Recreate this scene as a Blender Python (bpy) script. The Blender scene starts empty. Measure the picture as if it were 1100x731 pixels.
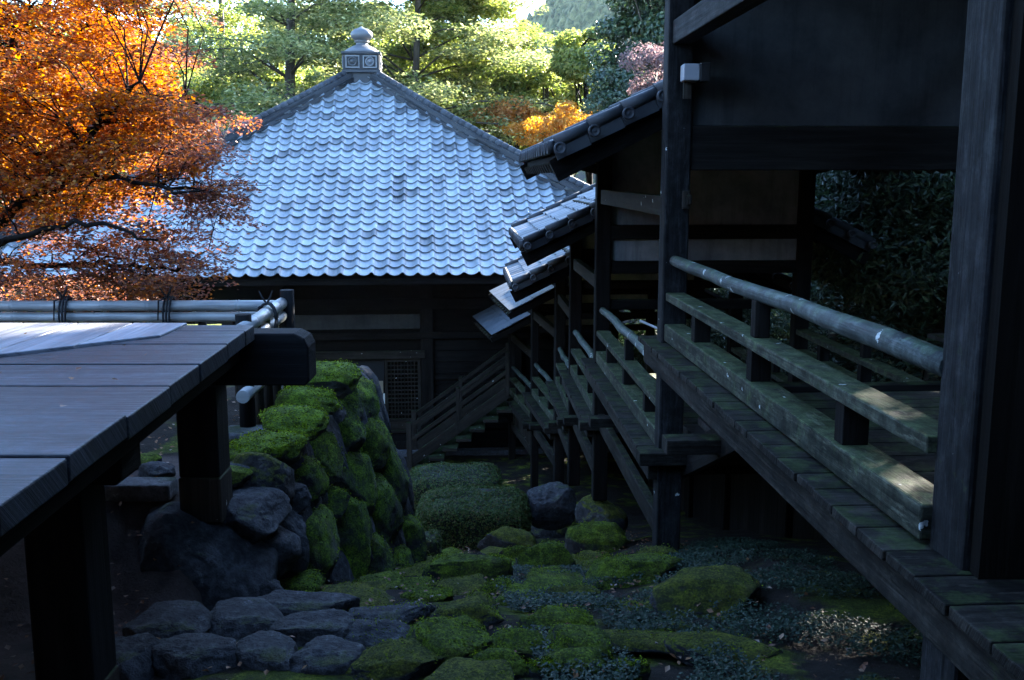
import bpy, math, random
import numpy as np
from mathutils import Vector, Matrix, noise
from math import sin, cos, tan, pi, radians, sqrt

S = bpy.context.scene
COL = S.collection
rng = np.random.default_rng(11)
random.seed(7)

# ------------------------------------------------------------------ camera, sky, sun, exposure
PITCH = radians(9.3); FPX = 1069.0
cd = bpy.data.cameras.new("camera"); cam = bpy.data.objects.new("camera", cd); COL.objects.link(cam)
cd.sensor_width = 36.0; cd.lens = 36.0 * FPX / 1100.0
cd.clip_start = 0.05; cd.clip_end = 3000
cam.location = (0, 0, 0); cam.rotation_euler = (pi / 2 - PITCH, 0, 0)
S.camera = cam

SUN_AZ, SUN_EL = radians(36), radians(23)
W = bpy.data.worlds.new("World"); S.world = W; W.use_nodes = True
wn = W.node_tree.nodes; wl = W.node_tree.links
bgn = wn["Background"]; bgn.inputs[1].default_value = 0.10
sky = wn.new("ShaderNodeTexSky"); sky.sky_type = 'NISHITA'; sky.sun_disc = False
sky.sun_elevation = SUN_EL; sky.sun_rotation = SUN_AZ; sky.air_density = 1.0; sky.dust_density = 0.3; sky.ozone_density = 4
wl.new(sky.outputs[0], bgn.inputs[0])
sd = bpy.data.lights.new("sun", 'SUN'); sun = bpy.data.objects.new("sun", sd); COL.objects.link(sun)
sd.energy = 5.0; sd.angle = radians(0.55); sd.color = (1.0, 0.93, 0.82)
sv = Vector((sin(SUN_AZ) * cos(SUN_EL), cos(SUN_AZ) * cos(SUN_EL), sin(SUN_EL)))
sun.rotation_euler = sv.to_track_quat('Z', 'Y').to_euler(); sun.location = sv * 60
vs = S.view_settings
S.display_settings.display_device = 'sRGB'
vs.view_transform = 'Standard'; vs.look = 'None'; vs.gamma = 1.0; vs.use_curve_mapping = False
vs.exposure = 4.1
S.cycles.max_bounces = 6; S.cycles.diffuse_bounces = 3; S.cycles.transparent_max_bounces = 6
S.cycles.use_denoising = True

def ray(px, py):
    u = (px - 550) / FPX; v = (365.5 - py) / FPX
    return Vector((u, cos(PITCH) + v * sin(PITCH), -sin(PITCH) + v * cos(PITCH)))
def P(px, py, Y):
    d = ray(px, py); return d * (Y / d.y)

# ------------------------------------------------------------------ mesh helpers
WM = {}
class MB:
    def __init__(s): s.v = []; s.f = []; s.uv = []; s.r = []; s.sm = []
    def quadstrip(s, rings, closed=True, smooth=True, caps=True, r=None, uvoff=None):
        n = len(rings[0]); b = len(s.v); r = random.random() if r is None else r
        uo = random.random() * 50
        L = 0; Ls = [0]
        for i in range(1, len(rings)):
            L += (Vector(rings[i][0]) - Vector(rings[i - 1][0])).length; Ls.append(L)
        per = sum((Vector(rings[0][k]) - Vector(rings[0][(k + 1) % n])).length for k in range(n))
        for rg in rings: s.v += [tuple(p) for p in rg]
        m = n if closed else n - 1
        for i in range(len(rings) - 1):
            for k in range(m):
                k2 = (k + 1) % n
                s.f.append((b + i * n + k, b + i * n + k2, b + (i + 1) * n + k2, b + (i + 1) * n + k))
                w0, w1 = per * k / n, per * (k + 1) / n
                s.uv += [(uo + Ls[i], w0), (uo + Ls[i], w1), (uo + Ls[i + 1], w1), (uo + Ls[i + 1], w0)]
                s.r.append(r); s.sm.append(smooth)
        if caps and closed:
            for idx, rev in ((0, True), (len(rings) - 1, False)):
                fc = [b + idx * n + k for k in range(n)]
                if rev: fc.reverse()
                s.f.append(tuple(fc)); s.r.append(r); s.sm.append(False)
                for k in fc:
                    p = s.v[k]; s.uv.append((uo + p[0] * .3 + p[2], p[1] + p[2] * .5))
    def beam(s, p0, p1, w, h, up=(0, 0, 1), r=None, taper=1.0):
        """box along p0->p1, w across, h along up; centred on the line"""
        p0 = Vector(p0); p1 = Vector(p1); d = (p1 - p0); d.normalize(); u = Vector(up)
        a = d.cross(u)
        if a.length < 1e-5: a = d.cross(Vector((0, 1, 0)))
        a.normalize(); u = a.cross(d); u.normalize()
        def ring(p, k): return [p - a * w / 2 * k - u * h / 2 * k, p + a * w / 2 * k - u * h / 2 * k, p + a * w / 2 * k + u * h / 2 * k, p - a * w / 2 * k + u * h / 2 * k]
        s.quadstrip([ring(p0, 1), ring(p1, taper)], smooth=False, r=r)
    def box(s, lo, hi, r=None):
        lo = Vector(lo); hi = Vector(hi); c = (lo + hi) / 2; d = hi - lo
        k = max(range(3), key=lambda i: d[i])
        if k == 0: s.beam((lo.x, c.y, c.z), (hi.x, c.y, c.z), d.y, d.z, r=r)
        elif k == 1: s.beam((c.x, lo.y, c.z), (c.x, hi.y, c.z), d.x, d.z, r=r)
        else: s.beam((c.x, c.y, lo.z), (c.x, c.y, hi.z), d.x, d.y, up=(0, 1, 0), r=r)
    def tube(s, pts, rad, n=10, r=None, caps=True):
        pts = [Vector(p) for p in pts]
        if not hasattr(rad, '__len__'): rad = [rad] * len(pts)
        rings = []
        prev = None
        for i, p in enumerate(pts):
            t = (pts[min(i + 1, len(pts) - 1)] - pts[max(i - 1, 0)]); t.normalize()
            if prev is None:
                a = t.cross(Vector((0, 0, 1)))
                if a.length < .05: a = t.cross(Vector((0, 1, 0)))
            else: a = prev - t * prev.dot(t)
            a.normalize(); prev = a; b = t.cross(a)
            rings.append([p + (a * cos(2 * pi * k / n) + b * sin(2 * pi * k / n)) * rad[i] for k in range(n)])
        s.quadstrip(rings, r=r, caps=caps)
    def lathe(s, prof, c=(0, 0, 0), n=24, r=None, ax=None):
        c = Vector(c)
        if ax is None: rings = [[c + Vector((q * cos(2 * pi * k / n), q * sin(2 * pi * k / n), z)) for k in range(n)] for q, z in prof]
        else:
            ax = Vector(ax).normalized(); a = ax.orthogonal().normalized(); b = ax.cross(a)
            rings = [[c + a * (q * cos(2 * pi * k / n)) + b * (q * sin(2 * pi * k / n)) + ax * z for k in range(n)] for q, z in prof]
        s.quadstrip(rings, r=r)
    def poly(s, pts, r=None, smooth=False):
        b = len(s.v); s.v += [tuple(p) for p in pts]; s.f.append(tuple(range(b, b + len(pts))))
        s.uv += [(p[0] + p[1], p[2] + p[1]) for p in pts]; s.r.append(random.random() if r is None else r); s.sm.append(smooth)
    def prism(s, pts, vec, r=None):
        vec = Vector(vec); pts = [Vector(p) for p in pts]
        s.quadstrip([pts, [p + vec for p in pts]], smooth=False, r=r)
    def build(s, name, mat, parent=None, world=True, bevel=0.0):
        me = bpy.data.meshes.new(name)
        V = s.v
        if parent is not None and world:
            inv = WM[parent.name].inverted(); V = [inv @ Vector(p) for p in V]
        me.from_pydata([tuple(p) for p in V], [], s.f)
        uvl = me.uv_layers.new(name="UVMap")
        uvl.data.foreach_set("uv", np.array(s.uv, dtype=np.float32).ravel())
        at = me.attributes.new("rnd", 'FLOAT', 'FACE'); at.data.foreach_set("value", np.array(s.r, dtype=np.float32))
        me.polygons.foreach_set("use_smooth", np.array(s.sm, dtype=bool))
        me.materials.append(mat); me.update()
        o = bpy.data.objects.new(name, me); COL.objects.link(o)
        if parent is not None: o.parent = parent
        if bevel > 0:
            m = o.modifiers.new("bevel", 'BEVEL'); m.width = bevel; m.segments = 2; m.limit_method = 'ANGLE'; m.angle_limit = radians(40)
        return o

def tag(o, label, cat, group=None):
    o['label'] = label; o['category'] = cat
    if group: o['group'] = group
    return o
def thing(name, label, cat, loc=(0, 0, 0), rz=0, group=None):
    o = bpy.data.objects.new(name, None); COL.objects.link(o); o.location = loc; o.rotation_euler = (0, 0, rz)
    o.empty_display_size = .2
    WM[o.name] = Matrix.Translation(Vector(loc)) @ Matrix.Rotation(rz, 4, 'Z')
    return tag(o, label, cat, group)

def npmesh(name, V, F, mat, parent=None, rnd=None, smooth=False, uv=None, extra=None):
    """V (N,3), F (M,4) or (M,3) arrays"""
    if parent is not None:
        inv = np.array(WM[parent.name].inverted()); V = V @ inv[:3, :3].T + inv[:3, 3]
    me = bpy.data.meshes.new(name); n = F.shape[1]
    me.vertices.add(len(V)); me.vertices.foreach_set("co", V.astype(np.float32).ravel())
    me.loops.add(F.size); me.loops.foreach_set("vertex_index", F.astype(np.int32).ravel())
    me.polygons.add(len(F)); me.polygons.foreach_set("loop_start", np.arange(0, F.size, n, dtype=np.int32))
    me.polygons.foreach_set("loop_total", np.full(len(F), n, dtype=np.int32))
    me.polygons.foreach_set("use_smooth", np.full(len(F), smooth))
    if rnd is not None:
        at = me.attributes.new("rnd", 'FLOAT', 'FACE'); at.data.foreach_set("value", rnd.astype(np.float32))
    me.update(calc_edges=True); me.validate()
    me.materials.append(mat)
    o = bpy.data.objects.new(name, me); COL.objects.link(o)
    if parent is not None: o.parent = parent
    return o

def leaf_mesh(name, C, N, size, aspect, mat, parent=None, axis=None, rnd=None):
    """rhombic folded leaves at C with normals N"""
    n = len(C); N = N / (np.linalg.norm(N, axis=1, keepdims=True) + 1e-9)
    R = rng.normal(size=(n, 3)) if axis is None else axis
    A = np.cross(N, R); A /= (np.linalg.norm(A, axis=1, keepdims=True) + 1e-9); B = np.cross(N, A)
    if np.isscalar(size): size = np.full(n, size)
    size = size[:, None] * rng.uniform(.7, 1.3, (n, 1))
    L = B * size * .5; Wd = A * size * .5 * aspect
    V = np.stack([C - L, C - L * .1 + Wd + N * size * .08, C + L, C - L * .1 - Wd + N * size * .08], 1).reshape(-1, 3)
    F = np.arange(n * 4).reshape(n, 4)
    return npmesh(name, V, F, mat, parent, rng.random(n) if rnd is None else rnd)

# ------------------------------------------------------------------ material helpers
class NT:
    def __init__(s, name):
        m = bpy.data.materials.new(name); m.use_nodes = True; s.m = m; s.t = m.node_tree; s.n = s.t.nodes; s.l = s.t.links
        s.b = s.n["Principled BSDF"]; s.out = s.n["Material Output"]
    def new(s, t, **k):
        x = s.n.new(t)
        for a, v in k.items(): setattr(x, a, v)
        return x
    def link(s, a, b): s.l.new(a, b)
    def coord(s, kind, scale=(1, 1, 1)):
        c = s.new("ShaderNodeTexCoord"); mp = s.new("ShaderNodeMapping"); mp.inputs['Scale'].default_value = scale
        s.link(c.outputs[kind], mp.inputs[0]); return mp.outputs[0]
    def noise(s, co, scale, detail=5, rough=.55, dist=0):
        x = s.new("ShaderNodeTexNoise"); x.inputs['Scale'].default_value = scale; x.inputs['Detail'].default_value = detail
        x.inputs['Roughness'].default_value = rough; x.inputs['Distortion'].default_value = dist
        s.link(co, x.inputs['Vector']); return x.outputs['Fac']
    def ramp(s, fac, stops):
        x = s.new("ShaderNodeValToRGB"); el = x.color_ramp.elements
        while len(el) < len(stops): el.new(.5)
        for e, (p, c) in zip(el, stops):
            e.position = p; e.color = (c[0], c[1], c[2], 1) if hasattr(c, '__len__') else (c, c, c, 1)
        s.link(fac, x.inputs[0]); return x.outputs[0]
    def mix(s, fac, a, b, mode='MIX'):
        x = s.new("ShaderNodeMix", data_type='RGBA', blend_type=mode)
        for v, i in ((fac, 0), (a, 6), (b, 7)):
            if hasattr(v, 'is_linked') or isinstance(v, bpy.types.NodeSocket): s.link(v, x.inputs[i])
            elif i == 0: x.inputs[0].default_value = v
            else: x.inputs[i].default_value = (v[0], v[1], v[2], 1)
        return x.outputs[2]
    def math(s, op, a, b=0.0, clamp=False):
        x = s.new("ShaderNodeMath", operation=op, use_clamp=clamp)
        for v, i in ((a, 0), (b, 1)):
            if isinstance(v, bpy.types.NodeSocket): s.link(v, x.inputs[i])
            else: x.inputs[i].default_value = v
        return x.outputs[0]
    def attr(s, name='rnd'):
        x = s.new("ShaderNodeAttribute", attribute_name=name); return x.outputs['Fac']
    def upz(s):
        g = s.new("ShaderNodeNewGeometry"); x = s.new("ShaderNodeSeparateXYZ"); s.link(g.outputs['Normal'], x.inputs[0]); return x.outputs[2]
    def bump(s, h, strength=.4, dist=.01):
        x = s.new("ShaderNodeBump"); x.inputs['Strength'].default_value = strength; x.inputs['Distance'].default_value = dist
        s.link(h, x.inputs['Height']); s.link(x.outputs[0], s.b.inputs['Normal'])
    def col(s, c):
        if isinstance(c, bpy.types.NodeSocket): s.link(c, s.b.inputs['Base Color'])
        else: s.b.inputs['Base Color'].default_value = (*c, 1)
    def rough(s, v):
        if isinstance(v, bpy.types.NodeSocket): s.link(v, s.b.inputs['Roughness'])
        else: s.b.inputs['Roughness'].default_value = v
    def spec(s, v): s.b.inputs['Specular IOR Level'].default_value = v

def wood(name, dark, light, moss=0.0, lichen=0.0, rough=.75, spec=.3, mosscol=(.035, .05, .018), grain=1.0, var=.5, mott=0.0):
    t = NT(name); uv = t.coord('UV', (1.3, 34 * grain, 1)); g = t.noise(uv, 1.0, 6, .65, .6)
    uv2 = t.coord('UV', (.7, 6, 1)); g2 = t.noise(uv2, 1.0, 4, .6)
    c = t.ramp(g, [(.28, dark), (.72, light)])
    c = t.mix(t.ramp(g2, [(.35, 0), (.75, 1)]), c, tuple(.55 * q for q in dark))
    rr = t.math('ADD', t.math('MULTIPLY', t.attr(), var), 1 - var / 2)
    hs = t.new("ShaderNodeHueSaturation"); t.link(c, hs.inputs['Color']); t.link(rr, hs.inputs['Value']); c = hs.outputs[0]
    oc = t.coord('Object')
    if moss > 0:
        mn = t.noise(oc, 7, 5, .7); up = t.math('MULTIPLY', t.upz(), .22)
        mf = t.math('ADD', mn, up); mf = t.ramp(mf, [(.72 - moss * .35, 0), (.82 - moss * .3, 1)])
        mc = t.mix(t.noise(oc, 40, 3), tuple(.5 * q for q in mosscol), mosscol)
        c = t.mix(t.math('MULTIPLY', mf, .8), c, mc)
    if lichen > 0:
        vo = t.new("ShaderNodeTexVoronoi"); vo.inputs['Scale'].default_value = 9; vo.inputs['Randomness'].default_value = 1
        dn = t.noise(oc, 22, 4); mp = t.new("ShaderNodeVectorMath", operation='ADD'); t.link(oc, mp.inputs[0])
        sc = t.new("ShaderNodeVectorMath", operation='SCALE'); t.link(dn, sc.inputs[0]); sc.inputs['Scale'].default_value = .09; t.link(sc.outputs[0], mp.inputs[1])
        t.link(mp.outputs[0], vo.inputs['Vector'])
        sp = t.math('LESS_THAN', vo.outputs['Distance'], .10 + .16 * lichen)
        cc = t.new("ShaderNodeSeparateColor"); t.link(vo.outputs['Color'], cc.inputs[0])
        sp = t.math('MULTIPLY', sp, t.math('GREATER_THAN', cc.outputs[0], .72 - .25 * lichen))
        c = t.mix(t.math('MULTIPLY', sp, .85), c, (.42, .44, .42))
        pat = t.ramp(t.noise(oc, 5, 6, .7), [(.5, 0), (.62, 1)])
        c = t.mix(t.math('MULTIPLY', pat, .35 * lichen), c, (.2, .23, .2))
    if mott > 0:
        m1 = t.ramp(t.noise(oc, 11, 7, .78), [(.36, .35), (.5, .9), (.66, 2.1)])
        c = t.mix(mott, c, m1, 'MULTIPLY')
        m2 = t.ramp(t.noise(t.coord('UV', (3, 14, 1)), 1.6, 6, .8), [(.54, 0), (.64, 1)])
        c = t.mix(t.math('MULTIPLY', m2, .5 * mott), c, tuple(min(1, 1.9 * q) for q in light))
    t.col(c); t.rough(rough); t.spec(spec); t.bump(t.math('ADD', g, t.math('MULTIPLY', g2, .6)), .6, .01)
    return t.m

def stone(name, c0, c1, moss=.5, mc0=(.03, .055, .007), mc1=(.09, .14, .014), scale=1.0, rough=.85, sidemoss=0.0):
    t = NT(name); oc = t.coord('Object')
    n1 = t.noise(oc, 3.2 * scale, 8, .65); n2 = t.noise(oc, 26 * scale, 6, .7); n3 = t.noise(oc, 90, 3, .7)
    c = t.ramp(n1, [(.3, c0), (.7, c1)])
    c = t.mix(t.math('MULTIPLY', t.ramp(n2, [(.42, 1), (.6, 0)]), .55), c, tuple(.4 * q for q in c0))
    sp = t.ramp(t.noise(oc, 13, 4, .8), [(.63, 0), (.68, 1)])
    c = t.mix(t.math('MULTIPLY', sp, .4), c, tuple(min(1, 2.0 * q) for q in c1))
    mn = t.noise(oc, 2.6, 6, .62)
    mf = t.math('ADD', t.math('MULTIPLY', t.upz(), .55 - .35 * sidemoss), t.math('MULTIPLY', mn, 1.05))
    th = 1.25 - moss * .75
    mf = t.ramp(t.math('MULTIPLY', mf, .5), [(th * .5 - .05, 0), (th * .5 + .06, 1)])
    mcol = t.ramp(t.math('ADD', t.math('MULTIPLY', n3, .45), t.math('MULTIPLY', t.noise(oc, 11, 6, .75), .55)), [(.36, tuple(.5 * q for q in mc0)), (.47, mc0), (.62, mc1)])
    mcol = t.mix(t.math('MULTIPLY', t.ramp(t.noise(oc, 4.5, 4, .7), [(.52, 0), (.66, 1)]), .55), mcol, (.075, .06, .022))
    c = t.mix(mf, c, mcol)
    t.col(c); t.rough(t.ramp(mf, [(0, rough), (1, 1)])); t.spec(.25)
    tuft = t.noise(oc, 38, 6, .85)
    hgt = t.math('ADD', t.math('MULTIPLY', n2, .8), t.math('MULTIPLY', t.math('MULTIPLY', tuft, mf), 2.2))
    t.bump(hgt, 1.0, .035)
    return t.m

def leafmat(name, cols, trans=.5, rough=.5, spec=.35, hue=.0):
    t = NT(name); c = t.ramp(t.attr(), [(i / max(1, len(cols) - 1), q) for i, q in enumerate(cols)])
    t.col(c); t.rough(rough); t.spec(spec)
    if trans > 0:
        tr = t.new("ShaderNodeBsdfTranslucent"); ms = t.new("ShaderNodeMixShader"); ms.inputs[0].default_value = trans
        hs = t.new("ShaderNodeHueSaturation"); hs.inputs['Saturation'].default_value = 1.15; hs.inputs['Value'].default_value = 1.5
        t.link(c, hs.inputs['Color']); t.link(hs.outputs[0], tr.inputs['Color'])
        t.link(t.b.outputs[0], ms.inputs[1]); t.link(tr.outputs[0], ms.inputs[2]); t.link(ms.outputs[0], t.out.inputs[0])
    return t.m

M = {}
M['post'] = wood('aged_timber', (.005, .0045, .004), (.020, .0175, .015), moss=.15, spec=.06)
M['postlit'] = wood('lit_weathered_post_timber', (.005, .005, .005), (.034, .034, .035), moss=.2, lichen=.06, spec=.08, mott=.6)  # lighter copy of the post timber, side skylight put into its colour
M['rail'] = wood('mossy_rail_timber', (.012, .014, .009), (.075, .077, .055), moss=.5, lichen=.1, mosscol=(.055, .075, .03), spec=.1, mott=.95)
M['rail_brown'] = wood('brown_rail_timber', (.010, .008, .006), (.042, .034, .026), moss=.3, lichen=.08, mosscol=(.03, .05, .018), spec=.1)
M['round'] = wood('round_handrail_timber', (.025, .030, .028), (.085, .1, .095), moss=.35, lichen=.45, mosscol=(.06, .09, .05), rough=.6, spec=.2, mott=.7)
M['floor'] = wood('gallery_floor_timber', (.014, .012, .011), (.055, .048, .044), spec=.15)
M['edge'] = wood('gallery_edge_timber', (.007, .006, .005), (.040, .036, .030), moss=.1, spec=.08, mott=.7)
M['hallwood'] = wood('dark_hall_timber', (.004, .0035, .003), (.012, .010, .008), spec=.04)
M['hallwood2'] = wood('hall_board_timber', (.005, .0045, .004), (.018, .015, .013), spec=.05)
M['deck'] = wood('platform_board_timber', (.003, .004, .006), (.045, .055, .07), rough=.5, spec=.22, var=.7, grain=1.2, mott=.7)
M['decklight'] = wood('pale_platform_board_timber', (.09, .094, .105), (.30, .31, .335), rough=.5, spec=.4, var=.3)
M['beamdark'] = wood('platform_beam_timber', (.004, .004, .004), (.014, .014, .014), spec=.08)
M['bamboo'] = NT('bamboo')
t = M['bamboo']; oc = t.coord('UV', (1, 12, 1)); t.col(t.ramp(t.noise(oc, 2, 5, .6), [(.3, (.15, .155, .15)), (.7, (.37, .375, .36))])); t.rough(.35); t.spec(.5); t.bump(t.noise(t.coord('UV', (1, 60, 1)), 2, 3), .15, .003); M['bamboo'] = t.m
for nm, k_ in (('plaster', .62), ('gallery_plaster', 3.3)):
    t = NT(nm); oc = t.coord('Object'); c = t.ramp(t.noise(oc, 2.5, 7, .7), [(.3, tuple(k_ * q for q in (.04, .042, .044))), (.7, tuple(k_ * q for q in (.095, .095, .092)))])
    stn = t.ramp(t.noise(t.coord('Object', (7, 7, .6)), 1.3, 6, .7), [(.5, 0), (.7, 1)]); c = t.mix(t.math('MULTIPLY', stn, .6), c, tuple(k_ * q for q in (.03, .03, .031)))
    t.col(c); t.rough(.9); t.spec(.1); t.bump(t.noise(oc, 30, 4), .25, .004); M[nm] = t.m
t = NT('rope'); t.col((.012, .012, .014)); t.rough(.9); t.bump(t.noise(t.coord('UV', (80, 10, 1)), 4, 2), .5, .003); M['rope'] = t.m
def tilemat(name, c0, c1, rough, stain=.5, spec=.6):
    t = NT(name); oc = t.coord('Object'); r = t.attr()
    c = t.ramp(r, [(0, tuple(.5 * q for q in c0)), (.02, tuple(.55 * q for q in c0)), (.05, c0), (.35, tuple((a + b) / 2 for a, b in zip(c0, c1))), (1, c1)])
    st = t.ramp(t.noise(oc, 1.3, 7, .7), [(.5, 0), (.72, 1)])
    c = t.mix(t.math('MULTIPLY', st, stain), c, (.07, .075, .07))
    sp = t.ramp(t.noise(oc, 14, 5, .75), [(.58, 0), (.68, 1)])
    c = t.mix(t.math('MULTIPLY', sp, .3), c, (.07, .075, .07))
    t.col(c); t.spec(spec)
    t.rough(t.math('ADD', t.math('MULTIPLY', t.noise(oc, 9, 4), .25), rough - .12)); t.bump(t.noise(oc, 60, 3), .1, .003)
    return t.m
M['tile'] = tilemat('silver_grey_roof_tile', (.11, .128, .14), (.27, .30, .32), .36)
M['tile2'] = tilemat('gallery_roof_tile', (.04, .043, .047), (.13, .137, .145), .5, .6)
M['ridge'] = tilemat('ridge_tile', (.018, .019, .022), (.042, .045, .05), .55, .4, .2)
M['finial'] = tilemat('finial_tile', (.06, .064, .07), (.12, .125, .135), .42, .3, .4)
t = NT('copper_sheet'); oc = t.coord('Object'); c = t.ramp(t.noise(oc, 3, 6, .65), [(.3, (.045, .055, .065)), (.7, (.095, .11, .125))])
c = t.mix(t.math('MULTIPLY', t.ramp(t.noise(oc, 7, 5, .7), [(.6, 0), (.68, 1)]), .6), c, (.2, .11, .05)); t.col(c); t.rough(.42); t.spec(.6); M['copper'] = t.m
M['wallstone'] = stone('wall_stone', (.02, .02, .022), (.075, .075, .08), moss=.95, sidemoss=.8, mc0=(.04, .075, .008), mc1=(.22, .37, .02))
M['wallcap'] = stone('wall_cap_stone', (.03, .03, .032), (.11, .11, .115), moss=1.15, sidemoss=.1, mc0=(.07, .12, .008), mc1=(.27, .41, .03))
M['barestone'] = stone('bare_stone', (.018, .019, .021), (.085, .088, .096), moss=.12)
M['slabstone'] = stone('grey_slab_stone', (.05, .053, .06), (.14, .147, .16), moss=.1)
M['mossrock'] = stone('mossy_rock', (.015, .015, .015), (.06, .06, .06), moss=.80, mc0=(.06, .09, .008), mc1=(.23, .33, .022))
M['halfmoss'] = stone('half_mossy_rock', (.015, .015, .016), (.07, .07, .074), moss=.62, mc0=(.06, .075, .01), mc1=(.22, .24, .022))
M['bark'] = wood('bark', (.03, .024, .018), (.10, .085, .07), grain=.25)
M['barkdark'] = wood('dark_bark', (.006, .005, .0045), (.02, .017, .015), spec=.05, grain=.3)
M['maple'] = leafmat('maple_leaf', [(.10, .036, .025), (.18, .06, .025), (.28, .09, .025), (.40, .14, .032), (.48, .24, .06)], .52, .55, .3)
M['mapleshade'] = leafmat('maple_leaf_shaded', [(.08, .042, .042), (.14, .06, .048), (.20, .08, .042), (.32, .13, .045)], .5, .5, .4)  # maple leaf recoloured darker, shade of outer and lower crown painted in
M['pineleaf'] = leafmat('conifer_foliage', [(.05, .08, .03), (.14, .165, .065), (.22, .24, .09), (.36, .36, .19)], .45, .6)
M['darkleaf'] = leafmat('evergreen_leaf', [(.012, .028, .018), (.025, .048, .026), (.04, .07, .03), (.06, .085, .035)], .25, .38, .5)
M['greenleaf'] = leafmat('bright_green_leaf', [(.05, .085, .025), (.14, .18, .05), (.22, .245, .06), (.33, .33, .12)], .5, .5)
M['cedar'] = leafmat('cedar_foliage', [(.018, .03, .014), (.04, .055, .02), (.07, .085, .03)], .35, .6)
M['yellow'] = leafmat('yellow_maple_leaf', [(.30, .14, .03), (.42, .22, .05), (.5, .31, .09)], .55, .55)
M['orangeleaf'] = leafmat('orange_maple_leaf', [(.24, .10, .04), (.36, .17, .06), (.42, .24, .09)], .55, .55)
M['pinkleaf'] = leafmat('faded_pink_leaf', [(.09, .06, .065), (.13, .085, .09), (.17, .12, .11)], .4, .6)
M['hedge'] = leafmat('clipped_hedge_leaf', [(.018, .035, .010), (.04, .07, .02), (.07, .105, .03), (.09, .07, .03)], .25, .65, .2)
M['bush'] = leafmat('hillside_bush_leaf', [(.016, .03, .018), (.03, .055, .03), (.05, .08, .04), (.11, .09, .04)], .15, .5, .25)
M['cover'] = leafmat('ground_cover_leaf', [(.006, .018, .011), (.016, .034, .02), (.036, .06, .036)], .2, .55, .22)
M['mosstuft'] = leafmat('moss_tuft', [(.03, .03, .012), (.05, .075, .008), (.15, .21, .014), (.27, .37, .03)], .2, .9, .1)
M['litter'] = leafmat('fallen_leaf', [(.08, .035, .015), (.14, .055, .025), (.2, .10, .04), (.28, .22, .18)], .2, .6)
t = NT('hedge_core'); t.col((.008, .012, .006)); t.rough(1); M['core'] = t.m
t = NT('white_enamel'); t.col((.26, .265, .28)); t.rough(.4); M['white'] = t.m
t = NT('dark_lens'); t.col((.02, .02, .02)); t.rough(.2); M['black'] = t.m
t = NT('paper'); t.col((.6, .58, .52)); t.rough(.8); M['paper'] = t.m
t = NT('brown_paper'); t.col((.22, .17, .11)); t.rough(.8); M['kraft'] = t.m
t = NT('opening_shade'); t.col((.01, .01, .01)); t.rough(1); M['dark'] = t.m

# ------------------------------------------------------------------ terrain
KX = 50 / FPX                     # the gallery and platform run slightly left of the view axis
RY = np.array([-60, 1.0, 3.0, 4.5, 6.8, 8.5, 10.3, 12.8, 15, 17, 18.3, 36, 60, 120, 250, 420, 900])
RZ = np.array([-1.4, -1.55, -1.78, -2.08, -2.85, -3.47, -4.08, -4.9, -5.3, -5.5, -5.6, -5.6, -3.0, 3, 24, 30, 30])
def ss(a, b, x):
    t_ = np.clip((x - a) / (b - a), 0, 1); return t_ * t_ * (3 - 2 * t_)
def wall_x(y): return np.interp(y, [3.0, 4.4, 5.2, 8.3, 9], [-1.55, -1.42, -1.36, -1.16, -1.16])
def height(x, y):
    x = np.asarray(x, float); y = np.asarray(y, float)
    z = np.interp(y, RY, RZ)
    # gully cross fall : a bit higher near the right posts, lower in the middle
    z = z + .22 * ss(.5, 1.6, x) * ss(3, 6, y) * (1 - ss(12, 16, y))
    wx = wall_x(y) - .10
    soft = np.interp(y, [3.2, 4.6], [.75, .10])
    m = 1 - ss(-soft, .03, x - wx)
    farlim = np.interp(x, [-3.2, -2.2], [11.0, 8.05])
    m = m * (1 - ss(-.1, .25, y - farlim)) * ss(np.interp(x, [-2.5, -1.95], [3.5, 4.2]), np.interp(x, [-2.5, -1.95], [4.6, 5.1]), y)
    z = z * (1 - m) + (-1.62) * m
    x0 = np.interp(y, [2, 12, 17, 19, 33, 40], [3.75, 3.35, 3.4, 5.6, 7, 5.5])
    hs = np.clip(x - x0, 0, None); z = z + np.minimum(hs * 1.15, 7 + .22 * hs) * (1 - ss(60, 140, y))
    x1 = np.interp(y, [10, 20, 40], [-14, -14, -12])
    hl = np.clip(x1 - x, 0, None); z = z + np.minimum(hl * .5, 9) * (1 - ss(60, 140, y))
    hillm = ss(120, 240, y)
    z = z + hillm * (np.clip(x + 10, 0, 200) * .22)
    return z
def axis(a, fine0, fine1, step, far):
    c = list(np.arange(fine0, fine1, step)); s_ = step; x = fine1; hi = []
    while x < far: hi.append(x); s_ *= 1.16; x += s_
    hi.append(far); s_ = step; x = fine0; lo = []
    while x > a: s_ *= 1.16; x -= s_; lo.append(max(x, a))
    return np.array(sorted(set(lo)) + c + hi)
gx = axis(-150, -3.6, 3.6, .055, 150); gy = axis(-40, 2.2, 13.5, .055, 335)
GX, GY = np.meshgrid(gx, gy); GZ = height(GX, GY)
nz = np.array([noise.fractal(Vector((x * 1.7, y * 1.7, 0)), 1.0, 2.1, 5) for x, y in zip(GX.ravel(), GY.ravel())]).reshape(GX.shape)
nz2 = np.array([noise.noise(Vector((x * .09, y * .09, 3))) for x, y in zip(GX.ravel(), GY.ravel())]).reshape(GX.shape)
GZ = GZ + nz * .045 * (1 - ss(16, 30, GY)) + nz2 * 1.2 * ss(36, 60, np.abs(GY)) + nz2 * 6 * ss(150, 260, GY)
flat = (1 - ss(-.3, .2, GX - (wall_x(GY) - .35))) * (1 - ss(7.8, 8.2, GY)); GZ = GZ - nz * .032 * flat
ny, nx = GX.shape
I = np.arange(nx * ny).reshape(ny, nx)
GF = np.stack([I[:-1, :-1].ravel(), I[:-1, 1:].ravel(), I[1:, 1:].ravel(), I[1:, :-1].ravel()], 1)
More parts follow.
